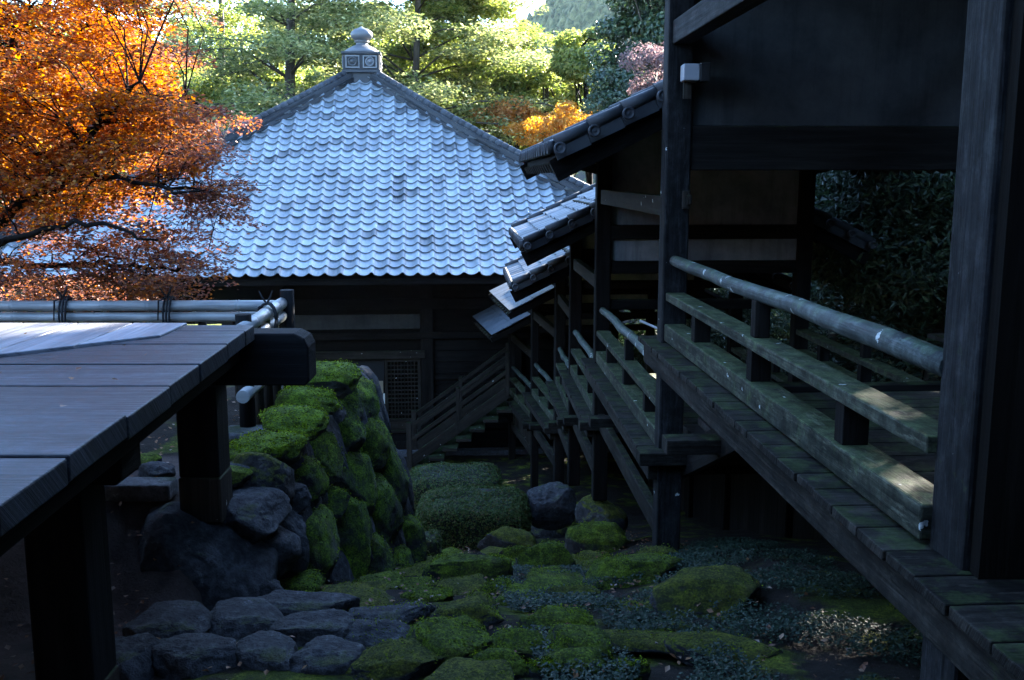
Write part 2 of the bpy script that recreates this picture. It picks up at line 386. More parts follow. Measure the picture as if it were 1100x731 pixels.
t = NT('ground_soil_moss'); oc = t.coord('Object')
sx = t.new("ShaderNodeSeparateXYZ"); t.link(oc, sx.inputs[0])
leftm = t.math('MULTIPLY', t.math('SUBTRACT', -1.25, sx.outputs[0], True), t.math('MULTIPLY', t.math('SUBTRACT', 5.7, sx.outputs[1], True), 3.0), True)
leftm = t.math('MULTIPLY', leftm, 4.0, True)
soil = t.ramp(t.noise(oc, 5, 8, .7), [(.3, (.006, .005, .004)), (.7, (.026, .021, .017))])
soil = t.mix(leftm, soil, t.ramp(t.noise(oc, 5, 8, .7), [(.3, (.04, .03, .027)), (.7, (.13, .10, .09))]))
speck = t.ramp(t.noise(oc, 60, 4, .8), [(.6, 0), (.7, 1)]); soil = t.mix(t.math('MULTIPLY', speck, .5), soil, (.17, .14, .12))
mossc = t.ramp(t.math('ADD', t.math('MULTIPLY', t.noise(oc, 70, 4, .8), .5), t.math('MULTIPLY', t.noise(oc, 6, 4), .5)), [(.35, (.012, .022, .004)), (.5, (.045, .06, .008)), (.65, (.17, .20, .018))])
mfac = t.math('SUBTRACT', t.noise(oc, 1.8, 6, .65), t.math('MULTIPLY', leftm, .32))
rightm = t.math('MULTIPLY', t.math('SUBTRACT', sx.outputs[0], .85, True), 1.2, True); mfac = t.math('SUBTRACT', mfac, t.math('MULTIPLY', rightm, .03))
mf = t.ramp(mfac, [(.50, 0), (.58, 1)])
t.col(t.mix(mf, soil, mossc)); t.rough(.95); t.spec(.15)
t.bump(t.math('ADD', t.noise(oc, 45, 5, .8), t.math('MULTIPLY', t.noise(oc, 12, 4), .8)), .9, .03)
g = npmesh('ground', np.stack([GX.ravel(), GY.ravel(), GZ.ravel()], 1), GF, t.m, smooth=True); g['kind'] = 'structure'

# ------------------------------------------------------------------ roof tiles
def tile_patch(mb, o, ud, vd, nd, u0, u1, vlen, w=.28, e=.28, lim=None, zc=None, seg=10, amp=.072, lip=.038):
    """real tile courses on a slope: u along the eave, v up the slope; lim(v)->(ulo,uhi); zc(v)->sag along normal"""
    o = Vector(o); ud = Vector(ud); vd = Vector(vd); nd = Vector(nd)
    rows = int(math.ceil(vlen / e)); du = w / seg
    i0, i1 = int(math.floor(u0 / du)), int(math.ceil(u1 / du))
    def prof(u):
        f = (u / w) % 1.0
        return amp * .40 * (2 * f / .66 - 1) ** 2 if f < .66 else amp * (.40 + .60 * sin(pi * (f - .66) / .34))
    for j in range(rows):
        v0, v1 = j * e, min((j + 1) * e, vlen)
        lo, hi = (u0, u1) if lim is None else lim(v0)
        us = [i * du for i in range(i0, i1 + 1) if lo <= i * du <= hi]
        if len(us) < 2: continue
        s0 = zc(v0) if zc else 0; s1 = zc(v1) if zc else 0
        jit = {}
        b = len(mb.v)
        for u in us:
            k = int(math.floor(u / w + 1e-6)); 
            if k not in jit: jit[k] = (random.gauss(0, .004), random.gauss(0, .006))
            a = prof(u); q = jit[k]
            pA = o + ud * u + vd * (v0 + .075) + nd * (a + s0 - .02)
            pD = o + ud * u + vd * (v0 + q[1] + .002) + nd * (a + lip - .016 + s0 + q[0])
            pB = o + ud * u + vd * (v0 + q[1]) + nd * (a + lip + s0 + q[0])
            pC = o + ud * u + vd * (v1 + .08) + nd * (a + s1 - .004)
            mb.v += [pA[:], pD[:], pD[:], pB[:], pB[:], pC[:]]
        rid = {}
        for i in range(len(us) - 1):
            k = int(math.floor(us[i] / w + 1e-6))
            if k not in rid: rid[k] = random.random()
            a = b + 6 * i
            for h_ in (0, 2, 4): mb.f.append((a + h_, a + h_ + 6, a + h_ + 7, a + h_ + 1))
            for _ in range(3): mb.uv += [(us[i], v0), (us[i + 1], v0), (us[i + 1], v1), (us[i], v1)]
            mb.r += [rid[k]] * 3; mb.sm += [True] * 3

# ------------------------------------------------------------------ temple hall
HL = thing('temple_hall', 'dark timber temple hall under a wide silver-grey tiled pyramid roof with a finial', 'temple', (-3.72, 25.5, -5.6), radians(5))
H = WM[HL.name]
A_, ZE, ZA = 7.5, 3.80, 8.12
def hb(): return MB()
def hp(x, y, z): return H @ Vector((x, y, z))
run = A_; rise = ZA - ZE; sl = sqrt(run * run + rise * rise)
sag = lambda v: -.22 * (4 * (v / sl) * (1 - v / sl)) * .9
R3 = H.to_3x3()
mb = MB(); mbk = MB()
for q in range(4):
    rq = Matrix.Rotation(q * pi / 2, 3, 'Z'); dst = mb if q == 0 else mbk
    ud = R3 @ rq @ Vector((1, 0, 0)); vd = R3 @ rq @ Vector((0, run / sl, rise / sl)); nd = R3 @ rq @ Vector((0, -rise / sl, run / sl))
    o = H @ (rq @ Vector((0, -run, ZE)))
    tile_patch(mb, o, ud, vd, nd, -A_, A_, sl, lim=lambda v: (-A_ * (1 - v / sl), A_ * (1 - v / sl)), zc=sag, seg=10 if q == 0 else 4)
roof = mb.build('roof', M['tile'], HL); WM[roof.name] = H
# eave edge round tile ends, soffit, rafters
mb = MB()
for q in range(4):
    rq = Matrix.Rotation(q * pi / 2, 4, 'Z')
    c = [(-A_, -A_), (A_, -A_), (A_ - 2.6, -A_ + 2.6), (-A_ + 2.6, -A_ + 2.6)]; zz = [ZE - .05, ZE - .05, ZE + .75, ZE + .75]
    mb.poly([H @ (rq @ Vector((x, y, z))) for (x, y), z in zip(c, zz)])
    mb.beam(H @ (rq @ Vector((-A_ + .05, -A_ + .05, ZE - .09))), H @ (rq @ Vector((A_ - .05, -A_ + .05, ZE - .09))), .07, .10)
mb.build('soffit', M['hallwood'], roof)
mb = MB()
for q in (0, 1, 3):
    rq = Matrix.Rotation(q * pi / 2, 4, 'Z')
    for k in range(61):
        x = -A_ + .2 + k * (2 * A_ - .4) / 60
        y1 = -A_ + max(.2, min(2.4, A_ - abs(x)))
        mb.beam(H @ (rq @ Vector((x, -A_ + .14, ZE - .10))), H @ (rq @ Vector((x, y1, ZE - .12 + (y1 + A_) * .30))), .08, .10)
mb.build('rafters', M['hallwood2'], roof)
# hip ridges
for q in range(4):
    rq = Matrix.Rotation(q * pi / 2, 4, 'Z'); mb = MB()
    pts = []
    for k in range(15):
        tt = k / 14 * .985; v = tt * sl; d = sag(v)
        pts.append(H @ (rq @ Vector((A_ * (1 - tt) - .02, -A_ * (1 - tt) + .02, ZE + rise * tt + d * 1.1 + .05 + .12 * (1 - tt) ** 6))))
    for a, b in zip(pts[:-1], pts[1:]):
        dd = (b - a).normalized(); a2 = a - dd * .01
        for h_, w_, hh in ((.0, .30, .10), (.085, .25, .04), (.13, .27, .04), (.17, .24, .04)):
            mb.beam(a2 + Vector((0, 0, h_)), b + Vector((0, 0, h_)), w_, hh)
        n = int((b - a).length / .26) + 1
        for i in range(n):
            p0 = a + (b - a) * (i / n); p1 = a + (b - a) * ((i + .96) / n)
            mb.tube([p0 + Vector((0, 0, .215)), p1 + Vector((0, 0, .215))], [.08, .088], 10)
    mb.build('hip_ridge', M['ridge'], roof)
# finial
FB = 8.02
fin = MB(); fin.box((-.40, -.40, FB - .35), (.40, .40, FB + .10)); fin.box((-.47, -.47, FB + .10), (.47, .47, FB + .17))
fin.box((-.44, -.44, FB + .17), (.44, .44, FB + .54)); fin.box((-.48, -.48, FB + .54), (.48, .48, FB + .60))
fb = fin
def hbuild(m, name, mat, parent=HL, bevel=0.0):
    m.v = [tuple(H @ Vector(p)) for p in m.v]; return m.build(name, mat, parent, bevel=bevel)
fo = hbuild(fb, 'finial_base', M['ridge'], roof, .012)
mb = MB()
for q in range(4):
    rq = Matrix.Rotation(q * pi / 2, 3, 'Z')
    for cx in (-.21, .21):
        fr = [((cx - .17, .21), (cx + .17, .24)), ((cx - .17, .48), (cx + .17, .51)), ((cx - .17, .24), (cx - .14, .48)), ((cx + .14, .24), (cx + .17, .48))]
        for (x0, z0), (x1, z1) in fr:
            p = rq @ Vector(((x0 + x1) / 2, -.452, FB + (z0 + z1) / 2)); 
            ax = rq @ Vector((1, 0, 0)) * (x1 - x0) / 2
            mb.beam(p - ax, p + ax, .03, z1 - z0)
        c = rq @ Vector((cx, -.445, FB + .36)); ax = rq @ Vector((0, -1, 0))
        mb.lathe([(.115, 0), (.115, .03), (.085, .03), (.085, .012), (.05, .012), (.045, .035), (0.001, .04)], c, 18, ax=ax)
hbuild(mb, 'crest_panel', M['finial'], roof)
mb = MB(); mb.lathe([(.45, 0), (.46, .03), (.42, .09), (.33, .20), (.22, .29), (.15, .33), (.14, .42), (.19, .44), (.19, .47), (.13, .49), (.20, .53), (.265, .62), (.28, .72), (.255, .83), (.19, .92), (.09, .98), (.03, 1.03), (.004, 1.06)], (0, 0, FB + .60), 28); mb.v = [(x, y, FB + .60 + (z - FB - .60) * .62) for x, y, z in mb.v]
hbuild(mb, 'finial_jewel', M['finial'], roof)
# body
WH = 5.2
mb = MB()
mb.box((-WH, -WH + .02, .25), (WH, -WH + .14, 4.55)); mb.box((WH - .14, -WH + .15, .25), (WH - .02, WH, 4.55)); mb.box((-WH + .02, -WH + .15, .25), (-WH + .14, WH, 4.55)); mb.box((-WH + .15, WH - .14, .25), (WH - .15, WH - .02, 4.55))
hbuild(mb, 'wall', M['hallwood'])
mb = MB(); mb.box((-WH - .9, -WH - .9, -.3), (WH + .9, WH + .9, .10)); hbuild(mb, 'podium', M['slabstone'], bevel=.02)
mb = MB(); mb.box((-WH - .7, -WH - .7, .10), (WH + .7, -WH, .28)); hbuild(mb, 'veranda', M['hallwood2'], bevel=.01)
for x in (-5.15, -3.35, -1.5, 1.5, 3.35, 5.15):
    mb = MB(); mb.beam((x, -WH - .02, .28), (x, -WH - .02, 4.5), .26, .26, up=(0, 1, 0)); hbuild(mb, 'pillar', M['hallwood2'], bevel=.015)
for x0, x1 in ((-1.36, 1.36), (-3.2, -1.64), (-5.0, -3.5)):
    mb = MB(); mb.box((x0, -WH - .03, 2.50), (x1, -WH + .02, 2.80)); hbuild(mb, 'plaster_band', M['plaster'])
mb = MB(); mb.box((-WH - .1, -WH - .20, 1.90), (1.46, -WH - .12, 2.06)); hbuild(mb, 'lintel', M['rail_brown'], bevel=.006)
for z, hh in ((2.92, .22), (2.30, .14), (3.45, .2)):
    mb = MB(); mb.box((-WH - .1, -WH - .17, z), (WH + .1, -WH - .10, z + hh)); hbuild(mb, 'tie_beam', M['hallwood2'], bevel=.006)
# bracket blocks under the eave
for x in (-5.15, -3.35, -1.5, 1.5, 3.35, 5.15):
    mb = MB(); mb.box((x - .5, -WH - .3, 3.75), (x + .5, -WH - .1, 3.9)); mb.box((x - .16, -WH - .75, 3.62), (x + .16, -WH - .1, 3.75))
    for dx in (-.42, 0, .42): mb.box((x + dx - .1, -WH - .32, 3.9), (x + dx + .1, -WH - .1, 4.02))
    hbuild(mb, 'bracket', M['hallwood2'], bevel=.01)
# right-hand boarded wall
mb = MB()
for i in range(8):
    z = .35 + i * .24; mb.box((1.66, -WH - .015, z), (5.0, -WH + .02, z + .232))
hbuild(mb, 'board_panel', M['hallwood2'], bevel=.004)
for z in (1.02, 1.42, .35): 
    mb = MB(); mb.box((1.64, -WH - .07, z), (5.05, -WH - .018, z + .10)); hbuild(mb, 'wall_rail', M['hallwood2'], bevel=.006)
# lattice doors
for x0 in (.62, -1.36):
    mb = MB(); x1 = x0 + .74
    for x in (x0, x1 - .06): mb.box((x, -WH - .12, .3), (x + .06, -WH - .07, 1.88))
    for z in (.3, .55, 1.82): mb.box((x0 + .06, -WH - .12, z), (x1 - .06, -WH - .07, z + .06))
    mb.box((x0 + .06, -WH - .09, .36), (x1 - .06, -WH - .075, .55))
    dr = hbuild(mb, 'lattice_door', M['rail_brown'], bevel=.004); WM[dr.name] = H
    mb = MB()
    for k in range(1, 9): x = x0 + .06 + k * (.62 / 9); mb.box((x - .011, -WH - .112, .61), (x + .011, -WH - .088, 1.82))
    for k in range(1, 14): z = .61 + k * (1.21 / 14); mb.box((x0 + .06, -WH - .104, z - .011), (x1 - .06, -WH - .08, z + .011))
    hbuild(mb, 'lattice', M['rail_brown'], dr)
mb = MB(); mb.box((-.60, -WH - .025, .3), (.60, -WH + .015, 1.88)); hbuild(mb, 'doorway', M['dark'])  # flat black panel on the wall, painting the unlit interior
def small_notice(x, z, w, h, mat, label):
    mb = MB(); mb.box((x, -WH - .062, z), (x + w, -WH - .05, z + h)); mb.v = [tuple(H @ Vector(p)) for p in mb.v]
    o = mb.build('paper_notice', mat); tag(o, label, 'notice'); return o
small_notice(.44, 1.15, .14, .26, M['kraft'], 'brown paper notice hanging in the dark doorway beside the lattice door')
small_notice(.575, .92, .035, .22, M['paper'], 'narrow white paper strip hanging beside the lattice door')
small_notice(.42, .66, .2, .10, M['paper'], 'small white card low in the doorway beside the lattice door')

# ------------------------------------------------------------------ stepped gallery
GW = 2.1
def gl(Y, xp=1.42): return Vector((xp - KX * Y, Y, 0))
F = [gl(2.95) + Vector((.035, 0, 0)), gl(6.8), gl(10.3), gl(12.8), gl(14.9), Vector((.40, 17.2, 0)), Vector((.0, 19.4, 0))]
HZ = [-.52, -1.32, -1.94, -2.52, -3.20, -3.66]     # handrail tops
EV = [1.75, .18, -.72, -1.42, -1.99, -2.72]        # eaves at the left edge
PAV = thing('gate_pavilion', 'tall dark timber pavilion bay with a big plaster gable at the head of the gallery', 'pavilion', (gl(4.5).x + 1, 4.5, -2.6))
GAL = thing('covered_gallery', 'stepped open timber gallery with tiled roofs descending to the temple hall', 'gallery', (gl(12).x + 1, 12, -4.6))
def gz(x, y): return float(height(x, y))
class Bay:
    def __init__(s, i):
        s.i = i; s.L0 = F[i]; s.L1 = F[i + 1]; d = s.L1 - s.L0; s.len = d.length; s.d = d / s.len; s.r = Vector((s.d.y, -s.d.x, 0))
        s.own = PAV if i == 0 else GAL; s.hz = HZ[i]; s.fz = HZ[i] - .60; s.ev = EV[i]
    def p(s, a, w, z): return s.L0 + s.d * a + s.r * w + Vector((0, 0, z))
bays = [Bay(i) for i in range(6)]

def tube_wobble(p0, p1, r0, r1, n=9, amp=.006):
    pts = []
    for k in range(n):
        q = p0.lerp(p1, k / (n - 1)); pts.append(q + Vector((random.gauss(0, amp), 0, random.gauss(0, amp))))
    return pts, [r0 + (r1 - r0) * k / (n - 1) + random.gauss(0, .0015) for k in range(n)]

for b in bays:
    i = b.i; own = b.own; Ln = b.len; fz = b.fz; nb = 3 if Ln > 2.6 else 2
    lo = .09 if i else -.03; hi = Ln - .09
    for side, w in ((0, 0.0), (1, GW)):
        sg = -1 if side == 0 else 1
        if not (i == 0 and side == 1):
            mb = MB(); pts, rr = tube_wobble(b.p(lo, w, b.hz - .04), b.p(hi, w, b.hz - .04), .043, .038); mb.tube(pts, rr, 14)
            mb.build('handrail', M['round'], own)
        mb = MB(); mb.beam(b.p(lo, w, b.hz - .28), b.p(hi, w, b.hz - .28), .13, .055); mb.build('middle_rail', M['rail'], own, bevel=.006)
        mb = MB(); mb.beam(b.p(lo, w, b.hz - .525), b.p(hi, w, b.hz - .525), .14, .115); mb.build('base_rail', M['rail'], own, bevel=.008)
        for k in range(nb):
            a = lo + (hi - lo) * (k + .62) / (nb + .25)
            mb = MB(); mb.beam(b.p(a, w, b.hz - .4685), b.p(a, w, b.hz - .3085), .10, .085, up=b.d); mb.build('baluster', M['post'], own, bevel=.004)
            mb = MB(); mb.beam(b.p(a + .32 if k == nb - 1 and False else a, w, b.hz - .252), b.p(a, w, b.hz - .07), .075, .075, up=b.d)
            if k % 2 == (0 if Ln < 2.6 else 1): mb.build('baluster', M['post'], own, bevel=.004)
    # floor boards, projecting past the base rail, on edge beams; stairs at the far end
    land = Ln - 1.55 if i < 5 else Ln
    land = max(land, Ln * .35)
    mb = MB(); a = 0.0 if i else -1.9
    wd = .2
    while a < Ln + .25 - .01:
        a1 = min(a + wd * random.uniform(.9, 1.15), Ln + .25)
        j = random.uniform(-.005, .005)
        if a1 <= land: mb.beam(b.p((a + a1) / 2, -.19 + j, fz - .0175), b.p((a + a1) / 2, GW + .19 + j, fz - .0175), a1 - a - .006, .035)
        else: 
            mb.beam(b.p((a + a1) / 2, -.19 + j, fz - .0175), b.p((a + a1) / 2, .16, fz - .0175), a1 - a - .006, .035)
            mb.beam(b.p((a + a1) / 2, GW - .16, fz - .0175), b.p((a + a1) / 2, GW + .19 + j, fz - .0175), a1 - a - .006, .035)
        a = a1
    mb.build('floor', M['edge'], own, bevel=.005)
    for w in (-.09, GW + .09):
        mb = MB(); mb.beam(b.p(-.05 if i else -1.9, w, fz - .11), b.p(Ln + .22, w, fz - .11), .12, .145); mb.build('edge_beam', M['edge'], own, bevel=.008)
        if i == 0: continue
        mb = MB(); mb.beam(b.p(0.08, w + (.09 if w < 0 else -.09), fz - .62), b.p(Ln - .08, w + (.09 if w < 0 else -.09), fz - .62), .07, .16); mb.build('tie_beam', M['edge'], own, bevel=.006)
    for a in np.arange(.5, Ln, .9):
        mb = MB(); mb.beam(b.p(a, -.02, fz - .24), b.p(a, GW + .02, fz - .24), .11, .12); mb.build('joist', M['post'], own)
    if i < 5:
        drop = fz - bays[i + 1].fz; n = 4; st = (Ln - land + .15) / n
        for k in range(n):
            z = fz - drop * (k + 1) / (n + 1); a0 = land + k * st
            mb = MB(); mb.beam(b.p(a0 + st * .5, .14, z - .025), b.p(a0 + st * .5, GW - .14, z - .025), st + .05, .05); mb.build('stair_tread', M['floor'], own, bevel=.006)
            if k % 2 == 1:
                mb = MB(); mb.beam(b.p(a0 + st * .35, -.24, z - .15), b.p(a0 + st * .35, GW * .5, z - .15), .16, .09); mb.build('bearer', M['edge'], own, bevel=.006)
        for w in (.11, GW - .11):
            mb = MB(); mb.beam(b.p(land - .1, w, fz - .17), b.p(land + n * st, w, fz - drop - .14), .05, .2, up=(0, 0, 1)); mb.build('stringer', M['post'], own)

# frames : posts, cross beams, plaster gables
for i, f in enumerate(F):
    b = bays[min(i, 5)]; own = PAV if i <= 1 else GAL; r = bays[min(i, 5)].r if i not in (4,) else bays[3].r; d = b.d
    if i == 0: top, pw = 3.0, .14
    elif i == 1: top, pw = 2.6, .17
    else: top, pw = EV[i - 1] + .27, (.155 if i < 5 else .13)
    for side, w in ((0, 0), (1, GW)):
        q = f + r * w; zb = gz(q.x, q.y) - .15
        if i == 0 and side == 0: q = Vector((1.36, 2.83, 0))
        if i in (2, 3) and side == 0: zb = -3.42 if i == 2 else -4.05
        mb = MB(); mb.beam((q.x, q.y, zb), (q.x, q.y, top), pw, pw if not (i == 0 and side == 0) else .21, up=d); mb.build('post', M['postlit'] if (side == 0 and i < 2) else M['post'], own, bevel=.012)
    if i >= 1:
        e = EV[i - 1] if i > 1 else .95
        # plaster infill with cross beams
        cz = {1: .19, 2: -.56 + .0, 3: EV[2] + .10, 4: EV[3] + .1, 5: EV[4] + .1, 6: EV[5] + .1}[i]
        def bar(z, h, wdt=.10, name='cross_beam', mat='post', ext=.0, off=0):
            mb = MB(); a = f + r * (pw / 2 - .02 - ext) + d * off; c = f + r * (GW - pw / 2 + .02 + ext) + d * off
            mb.beam((a.x, a.y, z), (c.x, c.y, z), wdt, h); mb.build(name, M[mat], own, bevel=.006)
        bar(cz, .29 if i == 1 else .14, .14)
        t_ = 2.4 if i == 1 else EV[i - 1] + .7
        if i == 1:
            mb = MB(); a = f + r * .07; c = f + r * (GW - .07); mb.beam((a.x, a.y, (cz + .15 + t_) / 2), (c.x, c.y, (cz + .15 + t_) / 2), .05, t_ - cz - .15); mb.build('plaster_gable', M['plaster'], own)
        else:
            lo_ = cz + .075
            a = f + r * .06; c = f + r * (GW - .06); m_ = f + r * (GW / 2)
            mb = MB(); pts = [(a.x, a.y, lo_), (c.x, c.y, lo_), (c.x, c.y, EV[i - 1] + .40), (m_.x, m_.y, EV[i - 1] + .85), (a.x, a.y, EV[i - 1] + .40)]
            mb.prism(pts, d * .05); mb.build('plaster_gable', M['gallery_plaster'], own)
            bar(cz - .36, .13, .11)
            mb = MB(); a = f + r * .06 + d * .0; c = f + r * (GW - .06); mb.beam((a.x, a.y, cz - .18), (c.x, c.y, cz - .18), .045, .225); mb.build('plaster_panel', M['gallery_plaster'], own)
            if i < 6:
                bar(cz - .75, .10, .10)
# wall plates and braces on the left and right lines
for b in bays:
    i = b.i
    z = .93 if i == 0 else b.ev + .36
    for w in (0, GW):
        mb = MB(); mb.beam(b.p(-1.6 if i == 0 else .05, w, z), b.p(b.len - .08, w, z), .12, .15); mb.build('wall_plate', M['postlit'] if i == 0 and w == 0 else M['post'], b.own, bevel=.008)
    if i > 0:
        mb = MB(); mb.beam(b.p(.02, 0, b.ev - .38), b.p(b.len - .08, 0, b.ev - .38), .08, .14); mb.build('side_tie', M['rail_brown'], GAL, bevel=.006)
        for w, sg in ((0, -1), (GW, 1)):
            mb = MB(); mb.beam(b.p(b.len - .02, w, b.ev - .12), b.p(b.len - .02, w + sg * .62, b.ev + .03), .06, .10); mb.build('eave_bracket', M['rail_brown'], GAL)
# upper rails before the near post
b = bays[0]
for z, w_, h_ in ((-.88, .13, .055), (-1.16, .14, .115)):
    mb = MB(); mb.beam(b.p(-1.9, .2, z), b.p(-.17, .2, z), w_, h_); mb.build('near_rail', M['rail'], PAV, bevel=.006)
mb = MB(); mb.beam(b.p(-1.9, .24, -1.60), b.p(-.12, .24, -1.60), .06, .7); mb.build('skirt_board', M['post'], PAV)
mb = MB(); mb.box((1.315, 2.66, -1.12), (3.6, 2.715, 3.2)); mb.build('end_wall', M['hallwood'], PAV)
mb = MB(); mb.beam(b.p(-1.9, .05, -1.31), b.p(-1.9, GW, -1.31), .05, .05)
# gallery roofs
def gable_roof(b, a0, a1, ov, ev, tiled, own, tile='tile2'):
    hw = GW / 2 + ov; sl_ = .5; L = sqrt(hw * hw + (hw * sl_) ** 2); ca, sa = hw / L, hw * sl_ / L
    mb = MB(); 
    for sgn in (1, -1):
        w0 = -ov if sgn == 1 else GW + ov
        ud = b.d; vd = b.r * ca * sgn + Vector((0, 0, sa)); nd = b.r * (-sa) * sgn + Vector((0, 0, ca))
        o = b.p(0, w0, ev)
        if tiled: tile_patch(mb, o, ud, vd, nd, a0, a1, L, w=.26, e=.24, seg=8, amp=.03, lip=.03)
        else:
            # seamed metal sheets
            nc = int((a1 - a0) / .42) + 1; nr = 5
            for ci in range(nc):
                for ri in range(nr):
                    u0, u1 = a0 + (a1 - a0) * ci / nc, a0 + (a1 - a0) * (ci + 1) / nc; v0, v1 = L * ri / nr, L * (ri + 1) / nr
                    q = [o + ud * u + vd * v + nd * h for u, v, h in ((u0 + .006, v0 + .004, .012), (u1 - .006, v0 + .004, .012), (u1 - .006, v1, .004), (u0 + .006, v1, .004))]
                    mb.prism(q, nd * -.012)
    rf = mb.build('roof', M[tile] if tiled else M['copper'], own); WM[rf.name] = WM[own.name]
    # deck under the covering, bargeboards, rafters, ridge
    mb = MB()
    for sgn in (1, -1):
        w0 = -ov + .04 if sgn == 1 else GW + ov - .04; wm = GW / 2
        th = .05
        pts = [b.p(a0 + .03, w0, ev - .03), b.p(a1 - .03, w0, ev - .03), b.p(a1 - .03, wm, ev + hw * sl_ - .03), b.p(a0 + .03, wm, ev + hw * sl_ - .03)]
        mb.prism(pts, (0, 0, -th))
    mb.build('roof_boarding', M['hallwood'], rf)
    for a in (a0 + .05, a1 - .05):
        for sgn in (1, -1):
            w0 = -ov if sgn == 1 else GW + ov; mb = MB()
            mb.beam(b.p(a, w0, ev - .14 if tiled else ev - .09), b.p(a, GW / 2, ev + hw * sl_ - .14), .06, .16 if tiled else .09)
            mb.build('bargeboard', M['hallwood'], rf)
    mb = MB()
    for a in np.arange(a0 + .2, a1 - .1, .24):
        for sgn in (1, -1):
            w0 = -ov + .02 if sgn == 1 else GW + ov - .02
            mb.beam(b.p(a, w0, ev - .12), b.p(a, GW / 2, ev + hw * sl_ - .12), .055, .07)
    mb.build('rafters', M['rail_brown'], rf)
    mb = MB()
    if tiled:
        # verge: a row of round tiles down both ends with disc faces, and a ridge
        for a in (a0 - .03, a1 + .03):
            for sgn in (1, -1):
                w0 = -ov if sgn == 1 else GW + ov; mb = MB()
                n = 8
                for k in range(n):
                    v0, v1 = L * k / n, L * (k + 1) / n
                    q0 = b.p(a, w0 + sgn * ca * v0, ev + sa * v0 + .055); q1 = b.p(a, w0 + sgn * ca * v1, ev + sa * v1 + .045)
                    mb.tube([q0 - Vector((0, 0, 0)), q1], [.046, .04], 12)
                    mb.beam(q0 + Vector((0, 0, -.075)), q1 + Vector((0, 0, -.075)), .03, .10)
                    c = b.p(a - .075 if a < a0 else a + .075, w0 + sgn * ca * (v0 + .03), ev + sa * (v0 + .03) + .0)
                    if a < a0: mb.lathe([(.042, 0), (.042, .05), (.030, .053), (.028, .046), (.012, .046), (.004, .05)], c, 16, ax=-b.d)
                mb.build('verge_tiles', M['ridge'], rf)
        mb = MB()
        for a in np.arange(a0, a1, .26):
            for w0 in (-ov, GW + ov):
                mb.lathe([(.05, 0), (.05, .05), (.035, .05), (.03, .04), (.004, .04)], b.p(a + .0, w0, ev + .02), 12, ax=b.r * (-1 if w0 < 0 else 1))
        mb.build('eave_tile_border', M['ridge'], rf); mb = MB()
        z = ev + hw * sl_
        for k, (w_, h_) in enumerate(((.3, .06), (.26, .06), (.22, .06))): mb.beam(b.p(a0, GW / 2, z + .03 + k * .062), b.p(a1, GW / 2, z + .03 + k * .062), w_, h_)
        mb.tube([b.p(a0 - .04, GW / 2, z + .23), b.p(a1 + .04, GW / 2, z + .23)], .08, 12)
        mb.build('ridge', M['ridge'], rf)
    else:
        z = ev + hw * sl_; mb.beam(b.p(a0, GW / 2, z + .02), b.p(a1, GW / 2, z + .02), .16, .06); mb.build('ridge_cap', M['copper'], rf)
for b in bays:
    i = b.i
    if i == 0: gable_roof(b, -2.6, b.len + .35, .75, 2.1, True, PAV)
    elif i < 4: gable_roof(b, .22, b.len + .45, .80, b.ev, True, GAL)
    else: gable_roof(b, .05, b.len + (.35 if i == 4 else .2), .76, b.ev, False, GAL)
for b in bays[1:]:
    mb = MB(); n = int(b.len / .22)
    for k in range(n):
        a = b.len * (k + .5) / n; q = b.p(a, GW + .02, 0); zb = gz(q.x, q.y) - .15
        mb.beam(b.p(a, GW + .02, b.fz - .2), Vector((q.x, q.y, zb)), .03, b.len / n - .006, up=b.d)
    mb.build('sun_block_boards', M['post'], GAL)  # plank screen added to stop sun and view under the gallery
# low side panel beside the last landing
b = bays[5]
mb = MB()
for k in range(9):
    a = .1 + k * .22; mb.beam(b.p(a + .1, .0, b.fz - .02), b.p(a + .1, .0, b.fz - .6), .03, .21, up=b.d)
mb.build('skirt_board', M['rail_brown'], GAL)

# ------------------------------------------------------------------ stair beside the hall
st = thing('wooden_stair', 'narrow weathered wooden stair with handrails descending along the hall wall to the ground', 'stair', tuple(P(440, 500, 18.7)))
def stairline(pa, pb, Y): return P(*pa, Y), P(*pb, Y)
Ya, Yb = 18.75, 19.75
a, c = stairline((440, 497), (545, 422), Ya)
for Y in (Ya, Yb):
    o = Vector((0, Y - Ya, 0)); mb = MB(); mb.beam(a + o, c + o, .06, .20); mb.build('stringer', M['rail_brown'], st, bevel=.006)
    for dz in (.42, .70):
        mb = MB(); mb.beam(a + o + Vector((0, 0, dz)), c + o + Vector((0, 0, dz)), .06, .07); mb.build('handrail', M['rail_brown'], st, bevel=.006)
    for tt in (0.0, .5, 1.0):
        q = a.lerp(c, tt) + o; mb = MB(); mb.beam(q + Vector((0, 0, -.25 if tt == 0 else -.05)), q + Vector((0, 0, .80)), .10 if tt == 0 else .07, .10 if tt == 0 else .07, up=(0, 1, 0)); mb.build('newel_post' if tt == 0 else 'baluster', M['rail_brown'], st, bevel=.006)
for k in range(7):
    q = a.lerp(c, (k + .7) / 7.3); mb = MB()
    mb.beam(q + Vector((.10, -.24, -.20)), q + Vector((.10, Yb - Ya, -.20)), .29, .06); mb.build('tread', M['rail_brown'], st, bevel=.006)

